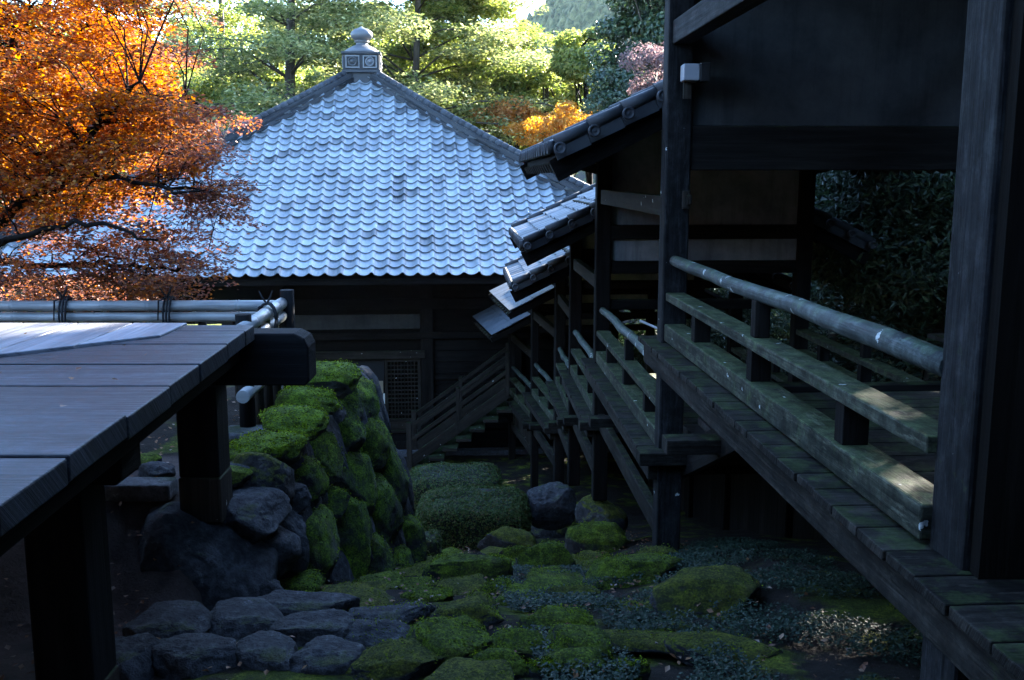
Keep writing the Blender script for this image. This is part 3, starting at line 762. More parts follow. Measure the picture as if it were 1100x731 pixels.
# ------------------------------------------------------------------ rocks
def ico(sub):
    import bmesh
    bm = bmesh.new(); bmesh.ops.create_icosphere(bm, subdivisions=sub, radius=1.0)
    V = np.array([v.co[:] for v in bm.verts]); Fc = np.array([[v.index for v in f.verts] for f in bm.faces]); bm.free(); return V, Fc
ICO = {k: ico(k) for k in (3, 4, 5)}
def rock(name, c, dims, mat, seed, sub=4, facets=9, rz=0.0, rough=.06, flat=.0, tilt=(0, 0), parent=None):
    r_ = np.random.default_rng(seed); V, Fc = ICO[sub]; V = V.copy()
    # superellipsoid, then cut by random planes for a quarried look
    p = .74; V = np.sign(V) * np.abs(V) ** p; V /= np.max(np.abs(V))
    for _ in range(facets):
        n = r_.normal(size=3); n /= np.linalg.norm(n); d = r_.uniform(.62, .95)
        s_ = V @ n - d; k = s_ > 0; V[k] -= np.outer(s_[k] * .88, n)
    if flat > 0:
        k = V[:, 2] > flat; V[k, 2] = flat + (V[k, 2] - flat) * .25
    V = V / np.max(np.abs(V), axis=0)
    off = Vector(r_.uniform(-50, 50, 3))
    D = np.array([noise.fractal(Vector(v) * 1.6 + off, 1.0, 2.0, 6) for v in V])
    nn = V / np.linalg.norm(V, axis=1, keepdims=True)
    D2 = np.array([noise.fractal(Vector(v) * 6.5 + off, .9, 2.0, 4) for v in V]) if sub >= 4 else 0 * D
    D3 = np.array([abs(noise.noise(Vector(v) * 3.2 - off)) for v in V])
    V = V + nn * (D * rough * 1.7 + D2 * .022 - np.clip(.10 - D3, 0, 1) * .38)[:, None]
    V = V * (np.array(dims) * .5)
    Rm = np.array(Matrix.Rotation(rz, 3, 'Z') @ Matrix.Rotation(tilt[0], 3, 'X') @ Matrix.Rotation(tilt[1], 3, 'Y'))
    V = V @ Rm.T
    if parent is not None:
        o = npmesh(name, V + np.array(c), Fc, mat, parent, smooth=True); return o
    o = npmesh(name, V, Fc, mat, smooth=True); o.location = c; return o

def moss_on(o, n, seed, parent=None, side=.15, size=.016, owner=None):
    me = o.data; nv = len(me.vertices); co = np.empty(nv * 3); me.vertices.foreach_get('co', co); co = co.reshape(-1, 3)
    no = np.empty(nv * 3); me.vertices.foreach_get('normal', no); no = no.reshape(-1, 3)
    r_ = np.random.default_rng(seed); w = np.array([noise.fractal(Vector(c * 4.0) + Vector((seed, 0, 0)), 1, 2, 3) for c in co[::1]])
    ok = np.where(no[:, 2] + w * .8 > side)[0]
    if len(ok) < 8: return
    k = r_.choice(ok, n); C = co[k] + r_.normal(0, .008, (n, 3)) + no[k] * .004; N = r_.normal(size=(n, 3)); N -= no[k] * np.sum(N * no[k], axis=1, keepdims=True) * .8
    up = no[k] + r_.normal(0, .35, (n, 3)); A = np.cross(up, N)
    V0 = leaf_mesh('moss', C, N, size, .45, M['mosstuft'], None, axis=np.cross(N, up)); V0.parent = o; V0['kind'] = 'stuff'
def on_ground(px, py):
    d = ray(px, py); lo_ = 1.0
    for k in range(1, 900):
        y = 1.5 + k * .03; q = d * (y / d.y)
        if q.z <= gz(q.x, q.y): return q
    return d * (20 / d.y)

RG = 'mossy rocks in the gully'
rocks = [  # px, py, width px, height px, material, label, depth factor, flat
 (548, 586, 66, 30, 'halfmoss', 'flat-topped slab with a dark front face, in front of the big clipped hedge', 1.1, .5),
 (499, 618, 98, 34, 'mossrock', 'long low mossy slab just right of the foot of the stone wall', .9, .4),
 (589, 608, 66, 32, 'mossrock', 'wedge-shaped mossy rock with a dark right side, below the flat-topped slab', 1.0, .3),
 (553, 604, 40, 24, 'mossrock', 'small rounded moss cushion rock between the wedge rock and the long slab', 1.0, .6),
 (645, 585, 70, 36, 'mossrock', 'domed mossy rock in front of the footing boulder under the gallery', 1.0, .6),
 (595, 570, 54, 26, 'halfmoss', 'low rounded rock right of the hedge, before the dark boulder', 1.0, .6),
 (519, 651, 38, 20, 'halfmoss', 'small dark oval stone in the middle of the gully floor', 1.0, .6),
 (616, 646, 64, 22, 'halfmoss', 'low flat stone among blue-green ground cover, right of the oval stone', 1.0, .4),
 (502, 664, 72, 32, 'halfmoss', 'rounded stone with a dark rim, left centre of the gully path', 1.0, .5),
 (492, 684, 66, 30, 'mossrock', 'mossy stone tucked under the dark-rimmed rounded stone', 1.0, .5),
 (478, 706, 104, 50, 'mossrock', 'broad brown-green mossy paving rock near the bottom edge', .8, .5),
 (408, 668, 104, 20, 'barestone', 'long bare grey stone at the foot of the mossy wall', .9, .5),
 (398, 686, 80, 26, 'barestone', 'bare grey paving stone below the long grey stone', .9, .5),
 (556, 697, 58, 36, 'mossrock', 'rounded mossy rock between the broad paving rock and the bright green rock', 1.0, .5),
 (594, 672, 84, 30, 'mossrock', 'wide flat mossy rock bordering the ground cover', .9, .45),
 (620, 706, 78, 42, 'mossrock', 'bright green mossy rock with a dark front edge beside the ground cover', .9, .5),
 (425, 720, 112, 42, 'halfmoss', 'large dark paving rock with fallen leaves at the bottom edge', .8, .5),
 (540, 730, 64, 30, 'mossrock', 'yellow-green mossy stone cut by the bottom edge, left of its twin', .9, .5),
 (610, 732, 84, 34, 'mossrock', 'large green mossy stone cut by the bottom edge in the middle', .9, .5),
 (672, 732, 52, 22, 'mossrock', 'small green stone at the bottom edge next to the ground cover', .9, .5),
 (438, 659, 54, 16, 'barestone', 'thin grey stone set flush in the moss near the wall foot', .9, .5),
 (690, 612, 110, 50, 'mossrock', 'broad moss mound at the foot of the tall gallery post', .9, .8),
 (704, 601, 54, 32, 'halfmoss', 'grey weathered rock half sunk in the moss mound by the post', .9, .7),
 (540, 634, 46, 18, 'mossrock', 'sunken green stone between the long slab and the low flat stone', .9, .5),
 (660, 652, 60, 18, 'halfmoss', 'sunken flat rock buried in the ground cover below the moss mound', .9, .5),
 (570, 650, 40, 16, 'mossrock', 'little mossy stone beside the small dark oval stone', .9, .5),
 (455, 640, 60, 22, 'mossrock', 'low green mound touching the last stones of the wall', .9, .5),
 (762, 640, 120, 70, 'halfmoss', 'dark shaded boulder under the pavilion floor behind the post', .9, .6),
 (690, 690, 90, 28, 'halfmoss', 'dim flat rock in the shade right of the bright green rock', .9, .4),
 (780, 700, 120, 34, 'halfmoss', 'dim broad rock in the deep shade below the edge beam', .9, .4),
]
for k, (px, py, w, h, m, lab, df, fl) in enumerate(rocks):
    q = on_ground(px, min(730, py + h * .30)); sc = q.y / FPX * 1.02; wx = w * sc * 1.12
    near = py > 628; dz = h * sc * (1.4 if near else 1.6); dy = max(.62 * wx * df, h * sc * (1.75 if near else 1.0))
    if 'mound' in lab or 'shade' in lab: dz *= .62
    rock('mossy_rock', (q.x, q.y + dy * .22, gz(q.x, q.y + dy * .22) + dz * (.16 if near else .2)), (wx, dy, dz), M[m], 100 + k, 5 if py > 600 else 4, 10, random.uniform(-.3, .3), .06, 0.0, (random.uniform(-.08, .08), random.uniform(-.08, .08)))
    ro = COL.objects[-1]; tag(ro, lab, 'rock', RG); moss_on(ro, int(200 + 900 * wx) if m == 'mossrock' else 200, k, side=.75, size=.008 + .0006 * q.y)
used = [(o_.location.x, o_.location.y, o_.dimensions.x * .5) for o_ in COL.objects if o_.name.startswith('mossy_rock')]
fn = 0
for tr_ in range(900):
    y = random.uniform(3.3, 10.5); x = random.uniform(-1.05 + .02 * y, 1.0 - .02 * y); r_ = random.uniform(.12, .24)
    if (y < 4.4 and x < -.55) or (y < 6 and x > .25): continue
    if any((x - a) ** 2 + (y - c) ** 2 < (.8 * (r_ + e)) ** 2 for a, c, e in used): continue
    used.append((x, y, r_)); fn += 1
    ro = rock('packed_stone', (x, y, gz(x, y) + .0), (r_ * 2.1, r_ * 1.8, random.uniform(.16, .24)), M['mossrock' if fn % 2 else 'halfmoss'], 1200 + fn, 4, 9, random.uniform(-3, 3), .07, .5); tag(ro, 'low mossy stone packed flush into the gully floor between larger rocks', 'stone', 'low packed stones of the gully floor')
    moss_on(ro, 220, fn, side=.75, size=.008 + .0006 * y)
    if fn > 34: break
PG = 'flat paving stones under the platform'
pav = [
 (182, 684, 80, 50, 'paving stone under the platform, in front of the big footing boulder'),
 (260, 678, 88, 44, 'broad smooth paving stone right below the footing boulder'),
 (336, 690, 82, 32, 'paving stone with a bare brown crack, right of the broad smooth one'),
 (318, 664, 118, 22, 'long flat stone lying along the wall foot behind the paving'),
 (212, 716, 92, 40, 'humped paving stone cut by the bottom edge below the footing boulder'),
 (290, 714, 68, 46, 'narrow upright-looking paving stone at the bottom edge, between two humped ones'),
 (141, 716, 62, 36, 'dark paving stone beside the near platform leg'),
 (350, 720, 74, 36, 'wide paving stone at the bottom edge, next to the large dark leafy rock')]
for k, (px, py, w, h, lab) in enumerate(pav):
    q = on_ground(px, min(730, py + h * .1)); sc = q.y / FPX * 1.02; wx = w * sc * 1.2; dy = max(.26, h * sc * 2.3)
    rock('paving_stone', (q.x, q.y + .02, gz(q.x, q.y) + .04), (wx * .96, dy * .96, .24), M['barestone'], 300 + k, 5, 10, random.uniform(-.4, .4), .06, .35)
    tag(COL.objects[-1], lab, 'stone', PG)
# footing boulders
def footing(px, py, Y, dims, mat, seed, lab, **k):
    q = P(px, py, Y); o = rock('footing_boulder', q, dims, M[mat], seed, 5, 8, **k); tag(o, lab, 'boulder', 'boulders carrying posts'); return o
footing(214, 613, 4.90, (.76, .70, .76), 'barestone', 501, 'big squarish dark boulder carrying the platform leg', rough=.035)
footing(646, 558, 10.35, (.56, .55, .50), 'halfmoss', 502, 'mossy boulder carrying a gallery post with pale lichen spots', rough=.05)
footing(592, 543, 12.6, (.66, .6, .62), 'barestone', 503, 'dark rounded boulder right of the clipped hedge', rough=.05)
# ------------------------------------------------------------------ stone retaining wall
SW = thing('stone_wall', 'dry-stacked boulder retaining wall covered with bright green moss', 'stone wall', (-1.1, 6.5, -2.6))
def wall_pt(px, py):
    """point of the battered wall face seen at the pixel"""
    d = ray(px, py); best = None
    for k in range(500):
        y = 3.8 + k * .012; q = d * (y / d.y); face = float(wall_x(y)) + .27 * max(0, -1.62 - q.z)
        if q.x <= face or (q.z < -1.62 and q.x < float(wall_x(y))): return q
    return d * (8.2 / d.y)
ws = [  # px, py, w, h (in picture), cap?
 (355, 408, 84, 40, 1), (338, 431, 74, 36, 1), (318, 456, 84, 34, 1), (296, 486, 88, 38, 1), (287, 520, 74, 52, 2),
 (371, 440, 36, 66, 0), (392, 440, 44, 90, 0), (418, 500, 52, 120, 0), (350, 499, 48, 62, 0), (330, 524, 36, 60, 0),
 (347, 600, 66, 112, 0), (380, 578, 58, 118, 0), (384, 522, 50, 96, 0), (377, 478, 44, 62, 0), (413, 556, 56, 100, 0),
 (404, 614, 44, 82, 0), (430, 616, 44, 56, 0), (297, 596, 42, 92, 3), (316, 586, 30, 88, 3), (286, 642, 30, 38, 3), (384, 646, 40, 30, 0),
 (444, 588, 34, 70, 0), (360, 548, 34, 50, 0), (325, 640, 46, 34, 0), (400, 480, 40, 70, 0), (312, 545, 34, 40, 3)]
for k, (px, py, w, h, cap) in enumerate(ws):
    q = wall_pt(px, py); sc = q.y / FPX
    if cap == 1 or cap == 2:
        ww, hh = w * sc * .95, h * sc * .95
        ro = rock('stone', q + Vector((-.06, .12, -.03)), (ww, ww * .95, max(.2, hh * 1.05) if cap == 1 else hh * 1.5), M['wallcap'] if cap == 1 else M['halfmoss'], 700 + k, 5, 8, -.15, .055, parent=SW)
        if cap == 1: moss_on(ro, 1500, k, side=.3, size=.015)
    else:
        # the picture width foreshortens the length along the wall
        hh = h * sc * .95; ln = max(.26, min(.82, w * sc * 1.62)); 
        ro = rock('stone', q + Vector((-.10, .06, -.0)), (.40, ln, hh * 1.0), M['wallstone'] if cap == 0 else M['barestone'], 700 + k, 5, 9, -.06, .055, tilt=(0, -.26), parent=SW)
        if cap == 0: moss_on(ro, 600, k, side=.15, size=.014)
# hidden core so no gap shows through
for k in range(26):
    y = 5.4 + (k % 13) * .24; lev = k // 13; zt = -1.95 - .75 * lev
    if zt > gz(-.6, y) - .1:
        rock('stone', (float(wall_x(y)) + .27 * (-1.62 - zt) - .17, y + .1 * lev, zt), (.36, .44, .78), M['barestone'], 800 + k, 4, 9, random.uniform(-.3, .3), .06, tilt=(0, -.26), parent=SW)
# terrace stones
tg = 'stones along the garden bed behind the platform'
for k, (px, py, w, h, lab) in enumerate([(150, 498, 38, 22, 'small mossy stone at the left of the bed edge behind the platform leg'), (122, 505, 36, 18, 'grey cobble behind the near platform leg'), (168, 508, 34, 18, 'cobble beside the middle platform leg'), (253, 492, 46, 22, 'mossy mound stone just right of the platform leg'), (247, 512, 40, 16, 'low mossy cobble behind the footing boulder')]):
    q = on_ground(px, py + 6); sc = q.y / FPX
    rock('bed_stone', (q.x, q.y, q.z + .03), (w * sc * 1.2, w * sc, h * sc * 1.3), M['mossrock'] if 'moss' in lab else M['barestone'], 900 + k, 4, 8, 0, .07); tag(COL.objects[-1], lab, 'stone', tg)
def slab(pa, pb, dep, hh, lab):
    a = on_ground(*pa); c = on_ground(*pb); mb = MB(); n = 6
    mb.beam(Vector((a.x, a.y + dep / 2, a.z + hh / 2 - .02)), Vector((c.x, a.y + dep / 2, a.z + hh / 2 - .02)), dep, hh)
    tag(mb.build('edging_slab', M['slabstone'], bevel=.015), lab, 'kerb stone', 'cut stone edgings')
slab((40, 536), (188, 536), .16, .09, 'long cut stone kerb crossing the dirt behind the near platform leg')
slab((236, 474), (286, 474), .22, .07, 'short cut stone kerb in front of the bamboo fence foot')
q = P(268, 543, 5.1); rock('flat_slab', q + Vector((0, 0, -.06)), (.40, .5, .26), M['barestone'], 951, 5, 12, .1, .05); tag(COL.objects[-1], 'grey flat-topped block wedged behind the footing boulder at the wall start', 'stone')

# ------------------------------------------------------------------ timber platform
DZ = -.72
PL = thing('timber_platform', 'weathered grey plank platform on square timber legs', 'platform', (-2.2, 3.8, -1.9))
def dx(y): return -1.265 - KX * (y - 4.8)       # right edge
def plank4(mb, pts, zt, th):
    b0 = len(mb.v); uo = random.random() * 30; rr = random.random()
    mb.v += [(x, y, zt - th) for x, y in pts] + [(x, y, zt) for x, y in pts]
    for fc in ((3, 2, 1, 0), (4, 5, 6, 7), (0, 1, 5, 4), (1, 2, 6, 5), (2, 3, 7, 6), (3, 0, 4, 7)):
        mb.f.append(tuple(b0 + i_ for i_ in fc)); mb.r.append(rr); mb.sm.append(False)
        for i_ in fc:
            q = mb.v[b0 + i_]
            mb.uv.append((uo + q[0] + (q[1] * .15 if fc == (1, 2, 6, 5) else 0), uo * 3 + q[1] + q[2]))
mb = MB(); y = 1.2; yf = 4.86
while y < yf - .02:
    w_ = min(random.choice([.40, .46, .43, .36]), yf - y); j = random.uniform(-.003, .003)
    zz = DZ - .0375 + random.uniform(-.006, .003) + random.uniform(-.003, .003)
    x1 = dx(y + w_ / 2) + j; x0 = -6.0
    xs = [(x0, x0), (x0 + 3.0 + j * 20, x0 + 3.0 + j * 20), (dx(y + .004), dx(y + w_ - .005))] if random.random() < .5 else [(x0, x0), (dx(y + .004), dx(y + w_ - .005))]
    for (a0_, a1_), (c0_, c1_) in zip(xs[:-1], xs[1:]):
        plank4(mb, [(a0_ + .004, y + .004), (c0_ - .004 + j, y + .004), (c1_ - .004 + j, y + w_ - .005), (a1_ + .004, y + w_ - .009)], zz + .0375, .075)
    y += w_
mb.build('planks', M['deck'], PL, bevel=.006)
mb = MB(); 
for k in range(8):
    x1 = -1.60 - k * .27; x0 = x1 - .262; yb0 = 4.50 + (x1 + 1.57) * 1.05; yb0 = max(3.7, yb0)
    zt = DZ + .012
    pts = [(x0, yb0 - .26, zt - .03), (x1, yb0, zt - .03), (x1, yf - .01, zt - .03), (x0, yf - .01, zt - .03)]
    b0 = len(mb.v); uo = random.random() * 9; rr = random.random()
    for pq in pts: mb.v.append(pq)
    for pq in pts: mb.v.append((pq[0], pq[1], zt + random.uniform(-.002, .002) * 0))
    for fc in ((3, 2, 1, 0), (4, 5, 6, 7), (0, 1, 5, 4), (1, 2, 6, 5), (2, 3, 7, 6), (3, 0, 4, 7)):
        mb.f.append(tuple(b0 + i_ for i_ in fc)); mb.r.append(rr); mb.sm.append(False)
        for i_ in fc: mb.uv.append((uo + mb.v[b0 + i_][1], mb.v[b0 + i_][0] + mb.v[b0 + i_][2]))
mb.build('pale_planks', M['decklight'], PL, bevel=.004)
mb = MB(); mb.beam((dx(1.2) - .12, 1.2, DZ - .125), (dx(4.8) - .12, 4.8, DZ - .125), .10, .098); mb.build('edge_joist', M['beamdark'], PL, bevel=.006)
for y, ext in ((4.94, .26), (3.30, -.12)):
    mb = MB(); x1 = dx(y) + ext
    tp = -.045 if y > 4.5 else -.076; pr = [(x1 - .07, tp), (x1 - .02, tp - .025), (x1, tp - .07), (x1, -.285), (x1 - .02, -.31), (x1 - 3.8, -.31), (x1 - 3.8, tp)]
    mb.prism([(x, y - .07, DZ + z) for x, z in pr], (0, .19, 0)); mb.build('cross_beam', M['beamdark'], PL, bevel=.01)
for y, xr, zb in ((4.95, -1.475, -1.74), (3.3, -1.44, -2.0)):
    mb = MB(); mb.beam((xr - .105, y, zb + .24), (xr - .105, y, DZ - .31), .205, .205, up=(0, 1, 0)); lg = mb.build('leg', M['beamdark'], PL, bevel=.01); WM[lg.name] = WM[PL.name]
    mb = MB(); mb.beam((xr - .105, y, zb), (xr - .105, y, zb + .24), .214, .214, up=(0, 1, 0)); mb.build('leg_foot', M['rail_brown'], lg, bevel=.01)
for y in (4.95, 3.3):
    mb = MB(); mb.beam((-4.2, y, -1.8), (-4.2, y, DZ - .31), .2, .2, up=(0, 1, 0)); mb.build('leg', M['beamdark'], PL, bevel=.01)

# ------------------------------------------------------------------ bamboo fence
BF = thing('bamboo_fence', 'low bamboo pole fence with black rope ties behind the plank platform', 'fence', (-2.6, 7.2, -1.62))
def bpole(p0, p1, r_, name='rail'):
    p0 = Vector(p0); p1 = Vector(p1); L = (p1 - p0).length; n = int(L / .34) + 1; pts = []; rd = []
    for k in range(n + 1):
        q = p0.lerp(p1, k / n)
        dd = (p1 - p0) / L * .018
        if 0 < k < n:
            for s_, rr in ((-1, r_), (-.4, r_ * 1.10), (.1, r_ * .95), (.6, r_ * 1.09), (1.2, r_)): pts.append(q + dd * s_); rd.append(rr)
        else: pts.append(q); rd.append(r_)
    mb = MB(); mb.tube(pts, rd, 14); return mb.build(name, M['bamboo'], BF)
zc = P(300, 327, 7.2).z; xc = P(303, 327, 7.2).x
bpole((xc + .02, 7.13, zc + .00), (-6.2, 7.13, zc - .01), .038)
bpole((xc + .02, 7.15, zc - .085), (-6.2, 7.15, zc - .09), .036)
bpole((xc, 7.30, zc + .01), (xc, 6.05, zc - .02), .042)
bpole((xc, 7.28, zc - .085), (xc, 6.0, zc - .105), .038)
bpole((xc + .0, 7.2, -1.33), (xc, 6.05, -1.35), .042)
bpole((xc + .0, 7.18, -1.33), (-6.2, 7.18, -1.33), .038)
for x, y, h_ in [(xc + .03, 7.24, zc + .10)] + [(xc - .02, 6.22, zc + .06)] + [(xc + .0, y, zc - .02) for y in (6.95, 6.7, 6.45)] + [(xc - .35 - .25 * k, 7.24, zc - .03) for k in range(17)]:
    mb = MB(); mb.tube([(x, y, -1.7), (x, y, h_)], .052 if h_ > zc else .032, 12); mb.build('stake', M['beamdark'] if h_ > zc else M['rail_brown'], BF)
def tie(x, y, z, along):
    mb = MB()
    for k in range(3):
        o = (k - 1) * .022; pts = []
        for q in range(17):
            a_ = 2 * pi * q / 16; rr = (.062 * cos(a_), -.05 + .115 * sin(a_))
            pts.append((x + o + .01 * sin(a_), y + rr[0], z + rr[1]) if along == 'x' else (x + rr[0], y + o + .01 * sin(a_), z + rr[1]))
        mb.tube(pts, .0075, 6)
    base = Vector((x, y - .03, z + .06)) if along == 'x' else Vector((x, y, z + .06))
    for s_ in (-1, 1): mb.tube([base, base + Vector((s_ * .03, -.01, .05)), base + Vector((s_ * .045, -.02, .09))], [.008, .007, .004], 6)
    mb.tube([base, base + Vector((-.05, -.03, -.02)), base + Vector((-.06, -.035, -.16))], [.008, .007, .005], 6)
    mb.build('rope_tie', M['rope'], BF)
for px in (70, 181): tie(P(px, 327, 7.13).x, 7.13, zc, 'x')
tie(xc, 6.75, zc, 'y')

# ------------------------------------------------------------------ small fittings
q = P(742, 79, 6.62); FX = thing('floodlight', 'small white box floodlight fixed to the tall gallery post', 'floodlight', tuple(q))
mb = MB(); mb.beam(q + Vector((-.06, -.02, 0)), q + Vector((.045, -.02, 0)), .13, .105); mb.build('housing', M['white'], FX, bevel=.008)
mb = MB(); mb.beam(q + Vector((.046, -.02, 0)), q + Vector((.11, -.02, 0)), .15, .118); mb.build('hood', M['black'], FX, bevel=.006)
mb = MB(); mb.beam(q + Vector((-.02, .0, -.055)), q + Vector((-.02, .0, -.16)), .05, .03, up=(0, 1, 0)); mb.build('bracket', M['rail_brown'], FX)
q = P(737, 215, 6.68); mb = MB(); mb.beam(q + Vector((0, 0, -.06)), q + Vector((0, 0, .06)), .05, .04, up=(0, 1, 0)); mb.beam(q + Vector((.015, -.03, -.03)), q + Vector((.015, -.03, .03)), .03, .03, up=(0, 1, 0))
tag(mb.build('junction_box', M['rail_brown'], bevel=.004), 'small dark junction box on the tall post above the handrail end', 'junction box')
a = P(688, 345, 9.2); c = P(716, 357, 8.7); mb = MB(); mb.tube([a, c], .012, 8); tag(mb.build('pole', M['white']), 'thin white pole lying across the gallery above the rails', 'pole')

# ------------------------------------------------------------------ foliage
def ball(n):
    v = rng.normal(size=(n, 3)); return v / np.linalg.norm(v, axis=1, keepdims=True)
def hedge(name, c, dims, n, lab, seed, cat='hedge'):
    t_ = thing(name, lab, cat, (c[0], c[1], c[2] - dims[2] / 2))
    v = rng.uniform(-1, 1, (n, 3)); fa = rng.integers(0, 3, n); fa[rng.random(n) < .25] = 2; v[np.arange(n), fa] = rng.choice([-1., 1.], n); v /= (np.sum(np.abs(v) ** 5, axis=1, keepdims=True)) ** .2; p = .45
    nn = np.sign(v) * np.abs(v) ** 4; nn /= np.linalg.norm(nn, axis=1, keepdims=True)
    w = np.array([noise.fractal(Vector(q * 2.2) + Vector((seed, 0, 0)), 1, 2, 4) for q in v])
    V = v * np.array(dims) * .5; V = V + nn * (w * .03 + rng.normal(0, .012, n) - .015)[:, None]
    N = nn + rng.normal(0, .55, (n, 3))
    leaf_mesh('foliage', V + np.array(c), N, .030, .6, M['hedge'], t_)
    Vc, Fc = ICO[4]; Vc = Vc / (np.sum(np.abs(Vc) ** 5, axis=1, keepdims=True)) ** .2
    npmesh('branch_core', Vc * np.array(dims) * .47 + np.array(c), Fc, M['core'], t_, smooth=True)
q = P(507, 563, 11.6); hedge('clipped_hedge', (q.x, q.y + .55, q.z - .20), (1.42, 1.2, .76), 34000, 'large clipped box-shaped hedge in front of the hall stair', 3)
q = P(486, 524, 13.6); hedge('clipped_hedge', (q.x, q.y + .4, q.z - .26), (1.40, 1.2, .80), 18000, 'lower clipped hedge behind the large clipped hedge', 5)
q = P(461, 594, 10.0); hedge('clipped_hedge', (q.x, q.y, q.z), (.26, .4, .42), 2200, 'small narrow shrub squeezed between the wall end and the large hedge', 8)

def limb(mb, pts, r0, r1, n=7):
    m = len(pts); mb.tube(pts, [r0 + (r1 - r0) * (k / (m - 1)) ** .8 for k in range(m)], n)
def wander(p0, p1, n, amp):
    p0 = Vector(p0); p1 = Vector(p1); L = (p1 - p0).length; out = []
    for k in range(n + 1):
        f = k / n; s_ = sin(pi * f); out.append(p0.lerp(p1, f) + Vector((random.gauss(0, amp), random.gauss(0, amp), random.gauss(0, amp) + .06 * L * s_)) * (L * .5 * (s_ if k in (0, n) else 1) if 0 < k < n else 0))
    return out

# --- the Japanese maple on the left
MP = thing('maple_tree', 'spreading orange-brown maple leaning in from the left over the hall roof', 'tree', (-5.0, 8.9, -1.62))
wood_mb = MB(); fork = P(-70, 280, 8.036)
limb(wood_mb, [Vector((-5.0, 8.9, -1.8)), Vector((-4.95, 8.7, -1.2)), fork], .17, .12, 10); wood_mb.build('trunk', M['barkdark'], MP)
limbs = [
 [(-70, 280, 8.2), (5, 238, 7.9), (45, 205, 7.7), (68, 168, 7.6), (98, 143, 7.5), (128, 112, 7.4), (150, 88, 7.3)],
 [(-70, 280, 8.2), (-30, 190, 8.4), (0, 148, 8.4), (45, 75, 8.5), (80, 42, 8.6), (130, 5, 8.7), (170, -30, 8.8)],
 [(45, 205, 7.7), (85, 193, 7.5), (125, 190, 7.3), (170, 200, 7.1), (215, 205, 7.0)],
 [(98, 143, 7.5), (140, 118, 7.6), (190, 110, 7.7), (245, 118, 7.8)],
 [(-70, 280, 8.2), (-10, 262, 7.4), (50, 245, 7.0), (110, 240, 6.8), (170, 258, 6.7)],
 [(0, 148, 8.4), (-10, 90, 8.2), (20, 40, 8.0), (40, 0, 8.0)],
 [(68, 168, 7.6), (110, 165, 7.9), (160, 160, 8.2), (220, 165, 8.4)],
 [(-70, 280, 8.2), (0, 285, 8.0), (70, 283, 7.8), (130, 285, 7.7), (190, 292, 7.6)]]
LP = []
mbL = MB()
for li, L in enumerate(limbs):
    pts = [P(q[0], q[1], q[2] * .98) for q in L]
    fine = []
    for a, c in zip(pts[:-1], pts[1:]):
        for k in range(4): fine.append(a.lerp(c, k / 4) + Vector((random.gauss(0, .024), random.gauss(0, .04), random.gauss(0, .024))))
    fine.append(pts[-1]); r0 = [.06, .065, .03, .03, .036, .035, .026, .036][li]
    limb(mbL, fine, r0, .008, 7); LP += fine[3:]
mbL.build('limbs', M['barkdark'], MP)
LPa = np.array([p[:] for p in LP])
def right_edge(y): return np.interp(y, [-80, 0, 30, 60, 90, 120, 150, 180, 210, 240, 270, 300, 325], [200, 222, 212, 206, 236, 262, 278, 285, 272, 242, 222, 225, 205])
tw = MB(); SC = []; USE = {}; tries = 0
while len(SC) < 340 and tries < 6000:
    tries += 1
    y = random.uniform(-110, 318); x = random.uniform(-190, float(right_edge(y)))
    if x > right_edge(y) - 40 and random.random() < .35: continue
    if 140 < x < 195 and 15 < y < 50 and random.random() < .35: continue     # bright gap in the crown
    if 20 < x < 70 and 40 < y < 80 and random.random() < .5: continue
    if x < 130 and 250 < y < 330 and random.random() < .25: continue
    x -= 12; Y = random.uniform(7.0, 9.5); q = P(x, y, Y); dd = np.linalg.norm(LPa - np.array(q[:]), axis=1); k = int(np.argmin(dd))
    if dd[k] > 1.15 or USE.get(k, 0) > 6: continue
    USE[k] = USE.get(k, 0) + 1
    SC.append(q); 
    dl = (q - LP[k]).length; mid = LP[k].lerp(q, .5) + Vector((random.gauss(0, .09) * dl, random.gauss(0, .09) * dl, random.uniform(-.16, .2) * dl))
    tw.tube([LP[k], LP[k].lerp(mid, .5) + Vector((0, 0, .02)), mid, mid.lerp(q, .5) + Vector((0, 0, .02)), q], [.008, .0065, .005, .004, .002], 4, caps=False)
    for s_ in range(3):
        e_ = q + Vector((random.gauss(0, .18), random.gauss(0, .18), random.gauss(0, .05))); tw.tube([mid.lerp(q, random.uniform(.2, .9)), e_], [.004, .002], 3, caps=False)
tw.build('twigs', M['barkdark'], MP)
def sprays(pts, n, rad, thick):
    C = []; N = []
    for q in pts:
        a = rng.uniform(0, 2 * pi, n); rr = np.sqrt(rng.random(n)) * rad * random.uniform(.7, 1.25)
        tx, ty = random.gauss(-.05, .16), random.gauss(0, .16)
        dx_, dy_ = rr * np.cos(a), rr * np.sin(a)
        c = np.stack([q.x + dx_, q.y + dy_, q.z + dx_ * tx + dy_ * ty - (rr / rad) ** 2 * .07 + rng.normal(0, thick, n)], 1); C.append(c)
        N.append(np.stack([rng.normal(-tx, .45, n), rng.normal(-ty, .45, n), np.ones(n)], 1))
    return np.concatenate(C), np.concatenate(N)
in_shade = lambda q: (q.x / q.y) >= -.345 or (q.z / q.y) < -.045
inner = [q for q in SC if not in_shade(q)]; outer = [q for q in SC if in_shade(q)]
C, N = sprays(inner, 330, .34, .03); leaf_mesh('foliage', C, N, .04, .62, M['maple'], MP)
C, N = sprays(outer, 300, .30, .028); leaf_mesh('outer_foliage', C, N, .036, .62, M['mapleshade'], MP)

